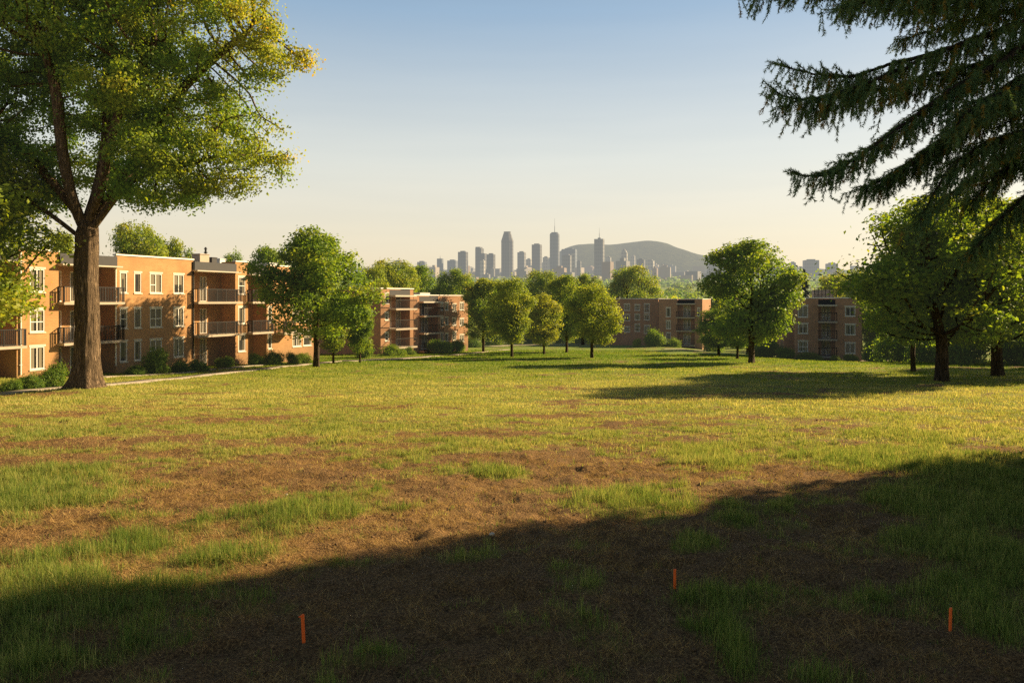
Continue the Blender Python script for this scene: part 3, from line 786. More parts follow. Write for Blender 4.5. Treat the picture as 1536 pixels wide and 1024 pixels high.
def pane_mat():
    t = NT('window_pane'); P = t.coord('Generated'); oi = t.n('ShaderNodeObjectInfo').outputs['Random']
    sep = t.n('ShaderNodeSeparateXYZ', {0: P})
    fold = t.math('MULTIPLY_ADD', t.math('SINE', t.math('MULTIPLY', sep.outputs[0], 55.)), .5, .5)
    d = t.math('ABSOLUTE', t.math('SUBTRACT', sep.outputs[0], .5))
    open_ = t.math('MULTIPLY', oi, .75)
    cur = t.math('GREATER_THAN', t.math('MULTIPLY', d, 2.), open_)
    top = t.math('GREATER_THAN', sep.outputs[2], t.math('MULTIPLY_ADD', t.math('FRACT', t.math('MULTIPLY', oi, 7.3)), .8, .35))
    cc = t.mix(fold, (.14,.115,.075), (.33,.28,.20))
    base = t.mix(t.noise(3., 3, P), (.012,.014,.016), (.055,.05,.042))
    c = t.mix(t.math('MULTIPLY', t.math('MAXIMUM', cur, top), .8), base, cc)
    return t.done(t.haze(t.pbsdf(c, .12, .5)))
PANE = pane_mat()
_wc = {}
def win_meshes(w, h, style):
    key = (round(w,2), round(h,2), style)
    if key in _wc: return _wc[key]
    f = MB(); e = .065; y0, y1 = -.015, .09
    f.box(0,e,y0,y1,0,h); f.box(w-e,w,y0,y1,0,h); f.box(e,w-e,y0,y1,h-e,h); f.box(e,w-e,y0,y1,0,e)
    m = e*.42
    if style in ('double','cross','door'): f.box(w/2-m,w/2+m,.005,.085,e,h-e)
    if style == 'cross': f.box(e,w/2-m,.012,.08,h*.45-m,h*.45+m); f.box(w/2+m,w-e,.012,.08,h*.45-m,h*.45+m)
    if style == 'hung': f.box(e,w-e,.012,.08,h*.48-m,h*.48+m)
    if style == 'half': f.box(w*.5-m,w*.5+m,.005,.085,e,h-e); f.box(e,w*.5-m,.012,.08,h*.42-m,h*.42+m)
    p = MB().box(e-.01,w-e+.01,.05,.062,e-.01,h-e+.01)
    s = MB().box(-.06,w+.06,-.06,.02,-.09,-.004)
    l = MB().box(-.07,w+.07,-.022,.02,h+.004,h+.13)
    _wc[key] = (f.mesh('window'), p.mesh('pane'), s.mesh('sill'), l.mesh('lintel'))
    return _wc[key]
class Block:
    def __init__(s, p0, ang, brick, ztop, zbase, label, name='apartment_building', d0=None):
        s.o = np.array(p0, float); s.c, s.s_ = math.cos(ang), math.sin(ang); s.brick = brick
        s.zb = zbase; s.root = empty(name, (p0[0], p0[1], zbase), ang); tag(s.root, label, 'apartment building')
        s.wall = MB(); s.zt = ztop
    def u(s, px, v=0.):
        """local along-facade position where photo column px meets the plane local y = v"""
        k = (px-768)/F; ox = s.o[0]-s.s_*v; oy = s.o[1]+s.c*v
        return (k*oy-ox)/(s.c-k*s.s_)
    def z(s, px, py, v=0.):
        u = s.u(px, v); d = s.o[1]+s.s_*u+s.c*v
        return EYE+(HZ-py)/F*d - s.zb
    def L(s, z): return z+EYE-s.zb       # eye-relative -> local height
    def panel(s, x0, y0, x1, y1, z0, z1, ops=()):
        d = np.array([x1-x0, y1-y0]); W = np.linalg.norm(d); d = d/W; n = np.array([-d[1], d[0]])
        us = sorted({0, W, *[min(max(q,0),W) for o in ops for q in o[:2]]}); zs = sorted({z0, z1, *[q for o in ops for q in o[2:4] if z0 < q < z1]})
        P = lambda u, z, v=0.: (x0+d[0]*u+n[0]*v, y0+d[1]*u+n[1]*v, z)
        for a, b in zip(us, us[1:]):
            for c, e in zip(zs, zs[1:]):
                m = ((a+b)/2, (c+e)/2)
                if any(o[0] < m[0] < o[1] and o[2] < m[1] < o[3] for o in ops): continue
                s.wall.quad(P(a,c), P(b,c), P(b,e), P(a,e))
        D = .14
        for o in ops:
            a, b, c, e = o[:4]
            s.wall.quad(P(a,c),P(a,e),P(a,e,D),P(a,c,D)); s.wall.quad(P(b,c),P(b,c,D),P(b,e,D),P(b,e))
            s.wall.quad(P(a,e),P(b,e),P(b,e,D),P(a,e,D)); s.wall.quad(P(a,c),P(a,c,D),P(b,c,D),P(b,c))
            st = o[4] if len(o) > 4 else 'double'
            fm, pm, sm, lm = win_meshes(b-a, e-c, st)
            q = P(a, c, .03)
            fr = link('door' if st == 'door' else 'window', fm, FRM, s.root, q, math.atan2(d[1], d[0]))
            link('pane', pm, PANE, fr)
            if st != 'door': link('sill', sm, SIL, fr, (0,-.03,0)); link('lintel', lm, SIL, fr, (0,-.03,0))
    def balcony(s, x0, x1, ztop, depth, proj, th=.2, rail_h=1.0, step=.13):
        b = MB().box(x0, x1, -proj, depth, ztop-th, ztop).build('balcony', CONC, s.root)
        r = MB(); y = -proj+.05; z0 = ztop+.07; z1 = ztop+rail_h
        def run(ax, ay, bx, by):
            L = math.hypot(bx-ax, by-ay); n = max(1, int(L/step))
            hx = .022
            for k in range(n+1):
                x_, y_ = ax+(bx-ax)*k/n, ay+(by-ay)*k/n
                w = .028 if k % 8 == 0 or k == n else .017
                r.box(x_-w, x_+w, y_-w, y_+w, ztop if w > .02 else z0+.04, z1)
        run(x0+.06, y, x1-.06, y); 
        if proj > .3: run(x0+.06, y+step, x0+.06, -.05); run(x1-.06, y+step, x1-.06, -.05)
        r.box(x0+.02, x1-.02, y-.03, y+.03, z1, z1+.05); r.box(x0+.02, x1-.02, y-.02, y+.02, z0, z0+.04)
        if proj > .3:
            for xx in (x0+.06, x1-.06): r.box(xx-.03, xx+.03, y+.03, 0, z1, z1+.05)
        r.build('railing', RAIL, b)
        return b
    def body(s, x0, x1, y0, y1, zt, left=True, right=True, parapet=True):
        """side and back walls, roof deck, coping"""
        if right: s.panel(x1, y0, x1, y1, -.8, zt)
        s.panel(x1, y1, x0, y1, -.8, zt)
        if left: s.panel(x0, y1, x0, y0, -.8, zt)
    def finish(s):
        return s.wall.build('wall', s.brick, s.root)

# --- left block: a long three-storey front
A0 = np.array([-31.1, 50.05]); ANG = math.atan2(.932, .363)
zb = gz(-31.1, 50) - .1
lb = Block(A0, ANG, BR_L, 0, zb, 'long three storey tan brick apartment block with stacked balconies on the left')
u = lb.u; ZT = lb.L(3.18)
rows = [(lb.L(.53), lb.L(2.0)), (lb.L(-2.05), lb.L(-.62)), (lb.L(-4.45), lb.L(-3.0))]
def cols(spec, x0):
    out = []
    for a, b, st in spec:
        for r_, (c, e) in enumerate(rows):
            stt = st if isinstance(st, str) else st[r_]
            out.append((u(a)-x0, u(b)-x0, c, e, stt))
    return out
floors = [lb.L(-.14), lb.L(-2.85), lb.L(-5.35)]
def brick_bay(pa, pb, spec, zt):
    x0, x1 = (u(pa) if pa is not None else -9.), u(pb)
    lb.panel(x0, 0, x1, 0, -1.5, zt, cols(spec, x0)); 
    return x0, x1
def recess(pa, pb, doors, zt, depth=1.5, slabs=(0,1), over=.25, proj=.6):
    x0, x1 = u(pa), u(pb)
    ops = []
    for a, b in doors:
        for fz in floors: ops.append((a, b, fz+.03, fz+2.12, 'door'))
    lb.panel(x0, depth, x1, depth, -1.5, zt, ops)
    lb.panel(x0, 0, x0, depth, -1.5, zt); lb.panel(x1, depth, x1, 0, -1.5, zt)
    for k in slabs: lb.balcony(x0-over*.3, x1+over, floors[k], depth-.002, proj, .17)
    # dark roof band with a pale canopy edge under it
    MB().box(x0+.003, x1-.003, -.14, .15, zt-.72, zt-.03).build('roof_fascia', FASC, lb.root)
    MB().box(x0-.12, x1+.12, -.55, depth-.003, zt-.82, zt-.725).build('canopy', CANV, lb.root)
    return x0, x1
xs = u(-150); xe = u(478)
D3 = ['double','cross','double']
brick_bay(-150, -55, [(-125,-100,D3)], ZT)
recess(-55, 25, [(.5,1.7),(2.0,3.0)], ZT)
brick_bay(25, 88, [(45,67,D3)], ZT)
recess(88, 174, [(.35,1.45),(2.1,2.9)], ZT-.05)
brick_bay(174, 290, [(180,191,['single','hung','single']),(201.5,212,'single'),(225,243,['half','cross','half']),(260.5,276,'double')], ZT+.02)
recess(290, 353, [(.4,1.75),(2.35,3.15)], ZT-.05)
brick_bay(353, 372, [(357.5,368,['hung','single','single'])], ZT+.12)
recess(372, 400, [(.25,1.7)], ZT-.2, slabs=(0,1))
brick_bay(400, 478, [(402,408,'single'),(439,452,'double'),(455,467,'single')], ZT-.05)
xb = lb.u(436); lb.balcony(lb.u(412), lb.u(430), floors[1]-.15, -.002, 1.1, .22)
for a, b in ((25,88),(174,290),(353,372),(-150,-55),(400,478)):
    zt = {174:ZT+.02,353:ZT+.12,400:ZT-.05}.get(a, ZT)
    x0, x1 = u(a), u(b)
    MB().box(x0-.03, x1+.03, -.07, .30, zt+.002, zt+.11).build('coping', COPE, lb.root)
    if a == 353: lb.panel(x0,1.5,x0,0,ZT-.3,zt); lb.panel(x1,0,x1,1.5,ZT-.3,zt)
lb.body(xs, xe, 0, 12, ZT-.05)
MB().box(xs+.02, xe-.02, .32, 11.98, ZT-.5, ZT-.22).build('roof', ROOF, lb.root)
for px in (172.5, 289, 30):
    xx = lb.u(px); m_ = MB(); m_.cyl(xx, -.07, .3, ZT-.1, .05, k=8)
    for q in (.9, 3., 5.2, 7.2): m_.box(xx-.08, xx+.08, -.09, -.004, q, q+.05)
    m_.build('downpipe', FRM if px != 289 else RAIL, lb.root)
lb.finish()
def roof_at(b, px, v, zt):  return b.u(px, v), v, zt
for px, v, w_, h_, m, nm in [(60,3,.9,.42,GALV,'roof_vent'),(46,4,1.3,.5,GALV,'roof_vent'),(75,3,.5,.48,COPE,'roof_vent'),(190,3,.5,.45,GALV,'roof_vent'),(199,3.4,.5,.42,GALV,'roof_vent'),(209,3,.7,.4,GALV,'roof_vent'),(300,2.5,1.1,.95,CONC,'roof_vent'),(318,3,.6,.75,FASC,'roof_vent'),(330,3.2,.7,.7,GALV,'roof_vent'),(404,3,1.2,.6,GALV,'roof_vent')]:
    x_, y_, z_ = roof_at(lb, px, v, ZT-.22)
    mb = MB()
    if nm == 'roof_vent' and px in (190,199,209):
        mb.cyl(x_, y_, z_, z_+h_*.6, w_*.3, k=10); mb.rings([[(x_+r*math.cos(j*.628), y_+r*math.sin(j*.628), z) for j in range(10)] for r, z in ((w_*.5,z_+h_*.55),(w_*.48,z_+h_*.8),(w_*.2,z_+h_))])
    else:
        mb.box(x_, x_+w_, y_, y_+w_*.8, z_, z_+h_); mb.box(x_-.05, x_+w_+.05, y_-.05, y_+w_*.8+.05, z_+h_+.002, z_+h_+.07)
    mb.build(nm, m, lb.root)
x_, y_, z_ = roof_at(lb, 308.5, 2.6, ZT-.22)
mb = MB(); mb.cyl(x_, y_, z_, z_+1.45, .085, k=8); mb.cyl(x_, y_, z_+1.1, z_+1.2, .15, k=8); mb.cyl(x_, y_, z_+1.45, z_+1.62, .15, .05, 8); mb.build('chimney_pipe', FASC, lb.root)

# --- middle block: two stepped sections
A1 = np.array([-15.7, 95.]); ANG1 = math.atan2(.852, .523)
zb = gz(-15.7, 95) - .3
mbk = Block(A1, ANG1, BR_R, 0, zb, 'middle brick block with a taller left section and three tiers of balconies, half lit')
u = mbk.u
def facade(b, secs, deep):
    """secs: (px0, px1, v, ztop, window columns [(px0, px1, [(py0, py1, style)...])], balcony (px0, px1, [py of slab tops], doors, recess depth) or None)"""
    for px0, px1, v, zt, wins, bal in secs:
        x0, x1 = b.u(px0, v), b.u(px1, v)
        ops = [(b.u(a, v)-x0, b.u(c, v)-x0, b.z((a+c)/2, q1, v), b.z((a+c)/2, q0, v), st) for a, c, rws in wins for q0, q1, st in rws]
        if bal:
            ba, bb, slabs, doors, rd, proj = bal
            xa, xb_ = b.u(ba, v), b.u(bb, v)
            za = [b.z((ba+bb)/2, q, v) for q in slabs]
            if xa - x0 > .02: b.panel(x0, v, xa, v, -1.5, zt, [o for o in ops if o[1] <= xa-x0+.05])
            if x1 - xb_ > .02: b.panel(xb_, v, x1, v, -1.5, zt, [(o[0]-(xb_-x0), o[1]-(xb_-x0), *o[2:]) for o in ops if o[0] >= xb_-x0-.05])
            dops = [(a*(xb_-xa), c*(xb_-xa), zz+.03, zz+2.05, 'door') for a, c in doors for zz in za]
            b.panel(xa, v+rd, xb_, v+rd, -1.5, zt, dops); b.panel(xa, v, xa, v+rd, -1.5, zt); b.panel(xb_, v+rd, xb_, v, -1.5, zt)
            for zz in za:
                bl = MB().box(xa-.1, xb_+.1, v-proj, v+rd-.003, zz-.2, zz).build('balcony', CONC, b.root)
                r = MB(); n = int((xb_-xa)/.2); y = v-proj+.05
                for k in range(n+1):
                    X = xa+(xb_-xa)*k/n; r.box(X-.013, X+.013, y-.013, y+.013, zz+.08, zz+1.0)
                r.box(xa-.06, xb_+.06, y-.03, y+.03, zz+1.0, zz+1.06); r.box(xa-.06, xb_+.06, y-.02, y+.02, zz+.06, zz+.10)
                for X in (xa-.04, xb_+.04): r.box(X-.025, X+.025, y, v-.01, zz+.94, zz+1.0); r.box(X-.025, X+.025, y-.025, y+.025, zz, zz+1.0)
                r.build('railing', RAIL, bl)
            MB().box(xa+.003, xb_-.003, v-.02, v+.16, zt-.75, zt-.12).build('roof_fascia', FASC, b.root)
            MB().box(xa-.1, xb_+.1, v-proj+.1, v+rd-.004, zt-.95, zt-.755).build('canopy', CANV, b.root)
        else:
            b.panel(x0, v, x1, v, -1.5, zt, ops)
        b.body(x0, x1, v, v+deep, zt)
        MB().box(x0+.02, x1-.02, v+.2, v+deep-.02, zt-.4, zt-.15).build('roof', ROOF, b.root)
        MB().box(x0-.06, x1+.06, v-.08, v+.25, zt+.002, zt+.12).build('coping', COPE, b.root)
        MB().box(x0-.06, x0+.2, v+.253, v+deep, zt+.002, zt+.10).build('coping', COPE, b.root)
        MB().box(x1-.2, x1+.06, v+.253, v+deep, zt+.002, zt+.10).build('coping', COPE, b.root)
facade(mbk, [(571,620,0,mbk.z(571,433),[(577.5,583,[(440,455,'hung'),(469,480,'hung'),(499,511,'hung')])],(584.5,615,[462.5,492,519.5],[(.08,.5),(.72,.98)],1.4,1.1)),
             (620.5,702,1.2,mbk.z(660,443.5,1.2),[(661,665,[(455,465,'single'),(477,489,'single'),(499,512,'single')]),(667.5,672.5,[(454,465,'single'),(476,487,'single'),(500,511,'single')]),(678.5,684.5,[(456,467,'double'),(477,488,'double'),(498,510,'double')]),(689.5,696,[(454,465,'double'),(478,488,'double'),(502,512,'double')])],
              (629,657,[473,498.5,525],[(.1,.45),(.55,.9)],1.4,.9))], 11)
mbk.finish()
MB().box(mbk.u(630,4), mbk.u(645,4), 4, 5.2, mbk.z(640,446,4), mbk.z(640,439,4)).build('roof_vent', GALV, mbk.root)

# --- far block: shaded front, sunlit right end
zb = gz(30, 148) - .3
A2 = at(988, 500, 146.); fb = Block((A2[0], A2[1]), math.radians(-20), BR_R, 0, zb, 'far shaded brick block with a dark roofed balcony stack and sunlit right end')
facade(fb, [(988,1053.5,0,fb.z(1020,448.8),[(999,1006,[(461.5,475,'single'),(481,493,'double'),(499,513,'single')]),(1046,1050,[(462,474,'single')])],(1016,1042,[475.5,495.5,517],[(.3,.5),(.52,.72)],1.3,1.0)),
            (905,987.5,5.,fb.z(950,448.3,5.),[(924.5,929,[(460,466,'single')]),(936,945,[(456,465.5,'double'),(471.5,481,'hung'),(490,498,'cross')]),(952,960,[(457,465.5,'hung'),(471.5,480,'single'),(486,497,'hung')]),(966,974.5,[(456,469,'cross'),(472,480,'double'),(488,500,'double')])],None)], 14)
fb.finish()
MB().box(fb.u(926,6), fb.u(929,6), 6, 7, fb.z(928,449,6), fb.z(928,445,6)).build('roof_vent', FASC, fb.root)

# --- right block
A3 = at(1194.5, 500, 98.); zb = gz(A3[0]+3, 98) - .3
rb = Block((A3[0], A3[1]), math.radians(-14), BR_R, 0, zb, 'right shaded brick block with white balcony slabs and a roof railing, beside the spreading tree')
facade(rb, [(1194.5,1292.5,0,rb.z(1240,447.5),[(1197,1212,[(458.5,475.5,'double'),(485.5,500,'double'),(511.5,527,'cross')]),(1267.5,1283,[(460,474,'double'),(486.5,502,'double'),(514.5,530,'double')])],(1227.5,1253,[481.5,508,533.5],[(.28,.52),(.55,.8)],1.3,1.0)),
            (1176,1194,3.,rb.z(1185,455.5,3.),[(1178.5,1184,[(487,498,'double')])],None)], 12)
rb.finish()
r = MB(); x0, x1 = rb.u(1200,3), rb.u(1266,3); zt = rb.z(1240,447.5)
for k in range(13): X = x0+(x1-x0)*k/12; r.box(X-.03, X+.03, 2.97, 3.03, zt-.2, zt+1.35)
for q in (.5,.9,1.35): r.box(x0, x1, 2.975, 3.025, zt+q-.02, zt+q+.02)
r.build('roof_railing', RAIL, rb.root)
MB().box(rb.u(1222,5), rb.u(1250,5), 5, 8, zt-.16, zt+1.1).build('roof_vent', CONC, rb.root)
# ------------------------------------------------------------------ far woods (one mass)
rng = np.random.default_rng(13)
C = []; S = []
n = 900
d = 190*(1500/190)**rng.uniform(0,1,n)**.8; x = rng.uniform(-.62,.62,n)*d
ok = ~((np.abs(x/d - .16) < .3) & (d < 175))
d, x = d[ok], x[ok]
hh = rng.uniform(8, 13, len(d)); rr = rng.uniform(4, 7.5, len(d))
gzv = g0(x, d)
per = 130
dirs = unit(rng.normal(0,1,(len(d), per, 3))); dirs[:,:,2] = np.abs(dirs[:,:,2])
cc = np.stack([x, d, gzv + hh*.45], 1)
P = cc[:,None] + dirs*np.stack([rr, rr, hh*.55],1)[:,None]*rng.uniform(.75,1.08,(len(d),per,1))
nrm = dirs + rng.normal(0,.5,dirs.shape)
tint = (.48 + rng.normal(0,.14,len(d))[:,None] + rng.normal(0,.12,(len(d),per)))
sz = np.repeat((.9 + d/900.)[:,None], per, 1)*rng.uniform(.7,1.4,(len(d),per))
me = leaf_cloud('far_woods', P.reshape(-1,3), sz.ravel(), nrm.reshape(-1,3), np.clip(tint,0,1).ravel(), rng, wid=.9)
o = link('far_woods', me, LM_MID); tag(o, 'far band of green woods in the valley below the city', 'woods', None, 'stuff')

# ------------------------------------------------------------------ mountain
prof = np.array([(700,412),(770,408),(805,400),(826,386),(840,376),(848,374),(854,369.5),(889,366),(908,369.5),(930,366.5),(952,363.5),(965,362.8),(980,364),(999,370),(1018,378.5),(1039,385),(1062,389),(1100,396),(1150,402),(1230,408)])
dm = 6200.
pxs = np.linspace(690, 1240, 220); hy_ = np.interp(pxs, prof[:,0], prof[:,1]); 
hy_ = np.convolve(np.pad(hy_, 4, mode='edge'), np.ones(9)/9, 'valid')
XX = (pxs-768)/F*dm; ZZ = EYE+(HZ-hy_)/F*dm
vy = np.linspace(-1, 1, 60)
gx = np.repeat(XX[None], 60, 0); gy = np.repeat((dm + vy*1300)[:,None], 220, 1)
base = 150.
fall = np.cos(vy*math.pi/2)**.8
gzm = base + (ZZ[None]-base)*fall[:,None] + fall[:,None]*(12*fbm(gx, gy, 320., 3, 4)) * (1-np.exp(-(np.abs(vy)[:,None]*6)**2)*.8)
i = np.arange(59)[:,None]*220; j = np.arange(219)[None]; a = i+j
me = np_mesh('mountain', np.stack([gx,gy,gzm],-1).reshape(-1,3), [np.stack([a,a+1,a+221,a+220],-1).reshape(-1,4)], smooth_shade=True)
t = NT('mountain_woods'); P = t.coord()
c = t.ramp(t.noise(.02,5,P,.7), [(.3,(.035,.045,.018)),(.7,(.10,.105,.04))])
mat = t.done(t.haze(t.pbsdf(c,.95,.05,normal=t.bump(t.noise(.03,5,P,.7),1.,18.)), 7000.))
o = link('mountain', me, mat); tag(o, 'low wooded mountain rising behind the city towers', 'mountain', None, 'structure')

# ------------------------------------------------------------------ city
CD = 3000.
def tower_mat(name, c0, c1, row, colw, L=5600.):
    t = NT(name); P = t.coord(); sep = t.n('ShaderNodeSeparateXYZ', {0: P})
    oi = t.n('ShaderNodeObjectInfo').outputs['Random']
    fz = t.math('FRACT', t.math('DIVIDE', sep.outputs[2], row)); fx = t.math('FRACT', t.math('DIVIDE', t.math('ADD', sep.outputs[0], sep.outputs[1]), colw))
    m = t.math('MULTIPLY', t.math('GREATER_THAN', fz, .38), t.math('GREATER_THAN', fx, .35))
    n = t.noise(.03, 3, P)
    c = t.mix(m, c0, c1); c = t.mix(t.math('MULTIPLY', n, .4), c, tuple(x*.6 for x in c0))
    c = t.mix(t.math('MULTIPLY', oi, .2), c, (.24,.20,.15))
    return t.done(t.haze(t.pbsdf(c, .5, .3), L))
CM = [tower_mat('tower_dark', (.085,.09,.09), (.018,.022,.028), 13., 9.), tower_mat('tower_grey', (.20,.20,.185), (.06,.065,.07), 13., 8.),
      tower_mat('tower_pale', (.46,.41,.34), (.16,.16,.15), 13., 10.), tower_mat('tower_glass', (.13,.15,.17), (.05,.07,.09), 14., 11.)]
LOWM = [tower_mat('block_tan', (.38,.31,.23), (.20,.17,.14), 11., 9., 5600.), tower_mat('block_grey', (.22,.21,.19), (.12,.12,.12), 11., 9., 5600.), tower_mat('block_brown', (.26,.18,.12), (.12,.10,.08), 11., 9., 5600.)]
def prism(mb, w, dp, z0, z1, w1=None, dp1=None, ch=0.):
    """box or chamfered box, optionally tapering"""
    w1 = w if w1 is None else w1; dp1 = dp if dp1 is None else dp1
    def ring(w, dp, z):
        if ch == 0: return [(-w/2,-dp/2,z),(w/2,-dp/2,z),(w/2,dp/2,z),(-w/2,dp/2,z)]
        c = ch*min(w, dp)
        return [(-w/2+c,-dp/2,z),(w/2-c,-dp/2,z),(w/2,-dp/2+c,z),(w/2,dp/2-c,z),(w/2-c,dp/2,z),(-w/2+c,dp/2,z),(-w/2,dp/2-c,z),(-w/2,-dp/2+c,z)]
    mb.rings([ring(w,dp,z0), ring(w1,dp1,z1)]); return mb
def city(px0, px1, top, mat, label, d=CD, rot=-20., shape=None, dep=.75, cat='skyscraper', name='skyscraper', base=424):
    xc = (px0+px1)/2; W = (px1-px0)/F*d; r = math.radians(rot)
    x, y, zt = at(xc, top, d); zb = gz(x, d)-8; H = zt-zb
    w = W/(math.cos(r)+dep*abs(math.sin(r)))
    root = empty(name, (x, d, zb), r - math.atan2(x, d)*0); tag(root, label, cat)
    mb = MB(); px = lambda q: q/F*d           # photo pixels -> metres at this distance
    if shape is None:
        prism(mb, w, w*dep, 0, H)
        pr = MB(); prism(pr, w*.55, w*dep*.5, H+.05, H+px(1.6)); pr.build('plant_room', mat, root)
    else: shape(mb, root, w, w*dep, H, px, mat)
    mb.build('tower', mat, root); return root
def sh_crown(mb, root, w, dp, H, px, mat):     # faceted tower tapering to a flat cut top
    prism(mb, w, dp, 0, H-px(16), ch=.25)
    c = MB(); prism(c, w*1.02, dp*1.02, H-px(16)+.1, H-px(13), w*1.0, dp*1.0, .25); prism(c, w*.98, dp*.98, H-px(12.9), H-px(.8), w*.56, dp*.56, .25); prism(c, w*.6, dp*.6, H-px(.7), H, ch=.25)
    c.build('tapered_crown', CM[0], root)
    f = MB()
    for a in (-.30,-.1,.1,.30): f.box(w*a-w*.02, w*a+w*.02, -dp/2-w*.02, -dp/2-.2, px(2), H-px(17))
    f.build('fin', CM[1], root)
def mast(root, z, h, r, mat): MB().cyl(0,0,z,z+h*.45,r,r*.7,6).cyl(0,0,z+h*.45+.01,z+h,r*.45,r*.2,6).build('mast', mat, root)
def sh_round(mb, root, w, dp, H, px, mat):     # shouldered top with a mast
    prism(mb, w, dp, 0, H-px(3), ch=.18)
    c = MB(); prism(c, w*.97, dp*.97, H-px(3)+.05, H-px(1.2), w*.86, dp*.86, .2); prism(c, w*.7, dp*.7, H-px(1.1), H, ch=.2); c.build('top_storey', mat, root)
    mast(root, H, px(21), px(.55), CM[1])
def sh_slab(mb, root, w, dp, H, px, mat):      # ribbed slab with a mast
    prism(mb, w, dp, 0, H, ch=.06)
    f = MB()
    for k in range(9): a = -.46+k*.115; f.box(w*a-w*.012, w*a+w*.012, -dp/2-w*.03, -dp/2-.15, 0, H-px(2))
    f.build('rib', CM[1], root)
    c = MB(); prism(c, w*.3, dp*.3, H+.1, H+px(2)); c.build('plant_room', mat, root)
    mast(root, H+px(2), px(15), px(.5), CM[1])
def sh_dome(mb, root, w, dp, H, px, mat):      # pale tower with a pointed domed cap
    prism(mb, w, dp, 0, H-px(6), ch=.15)
    c = MB(); prism(c, w*.9, dp*.9, H-px(5.9), H-px(3.6), w*.75, dp*.75, .25); prism(c, w*.74, dp*.74, H-px(3.5), H, w*.08, dp*.08, .25); c.build('pointed_cap', mat, root)
def sh_cyl(mb, root, w, dp, H, px, mat): mb.cyl(0,0,0,H,w/2,k=20); MB().cyl(0,0,H+.05,H+px(1),w*.35,k=16).build('plant_room', mat, root)
def sh_step(mb, root, w, dp, H, px, mat):
    prism(mb, w, dp, 0, H-px(10)); c = MB(); c.box(-w/2, w*.12, -dp/2+.2, dp/2-.2, H-px(9.95), H-px(2)); c.box(-w/2+.5, -w*.02, -dp/2+.6, dp/2-.6, H-px(1.95), H); c.build('upper_storeys', mat, root)
def sh_mast(mb, root, w, dp, H, px, mat): prism(mb, w, dp, 0, H); mast(root, H, px(5), px(.6), CM[1])
def sh_slant(mb, root, w, dp, H, px, mat):
    mb.rings([[(-w*.75,-dp/2,0),(w/2,-dp/2,0),(w/2,dp/2,0),(-w*.75,dp/2,0)],[(-w*.3,-dp/2,H),(w/2,-dp/2,H),(w/2,dp/2,H),(-w*.3,dp/2,H)]])
city(751,771,347.6,CM[0],'tall dark faceted tower tapering to a flat crown, left of the skyline centre',2900,-14,sh_crown,.9)
city(824,840,348.6,CM[3],'tall grey tower with rounded shoulders and a long thin mast',3000,-16,sh_round,.9)
city(891,907,358.6,CM[1],'pale grey ribbed slab tower with a mast in front of the mountain',2800,-24,sh_slab,.6)
city(930.5,942,373,CM[2],'pale tower with a small pointed cap before the mountain',2900,-22,sh_dome,.85)
city(687,702,378,CM[0],'dark flat topped tower at the left of the high towers',2900,-18)
city(713,731,370.5,CM[0],'dark stepped tower right of the dark flat topped one',2950,-20,sh_step)
city(730,743,381.5,CM[0],'lower dark block joined to the stepped tower side',2850,-20)
city(776,789,378.5,CM[1],'grey square tower right of the faceted crown tower',3100,-20)
city(797.5,813,367,CM[0],'grey tall square tower left of the long masted tower',3050,-20)
city(842,866,374,CM[3],'wide grey tower block right of the long masted tower',3300,-15)
city(843,858,383,CM[1],'grey mid height block in front of the wide grey one',2800,-20)
city(856.5,863,381,CM[2],'slim rounded pale tower catching sun left of the slab tower',2750,-20,sh_cyl,1.)
city(955,968,389.5,CM[0],'dark square block right of the pointed cap tower',2800,-24)
city(969,982,391,CM[2],'pale mid rise beside the dark square block',3000,-24)
city(991,996.5,398,CM[2],'slim pale tower catching sun low in the city right half',2700,-30)
city(1061,1073.5,380,CM[1],'isolated dark tower with a slanted side at the mountain foot',3100,-10,sh_slant)
city(1184,1194,394,CM[1],'small grey block left of the wide hazy one on the far right',3000,-15)
city(1205,1227.5,390.5,CM[1],'wide hazy grey tower block on the far right horizon',3000,-8)
city(1239,1256,395.5,CM[1],'lower hazy grey block at the far right end of the horizon',3100,-8)
city(655.5,665,388,CM[3],'small bluish tower with a mast on the left of the city',2900,-18,sh_mast)
city(671,687,391,CM[3],'low bluish wide tower left of the dark flat topped tower',3100,-18)
city(865,872,392,CM[1],'small grey tower tucked left of the slab tower',3000,-20)
city(909,917,386,CM[2],'small pale tower right of the slab tower',3200,-22)
city(946,953,384,CM[2],'thin hazy tower right of the pointed cap tower',3400,-22)
city(626,640,393,CM[3],'bluish low block near the left end of the city',3100,-15)
city(592,611,395,CM[3],'flat bluish block at the left end of the city',3200,-12)
city(720,728,391,CM[2],'small warm block below the stepped dark tower',2650,-25)
city(789,798,389,CM[2],'hazy tan block between two square towers',3250,-22)
city(814,824,386,CM[2],'hazy tan block left of the long masted tower base',3250,-22)
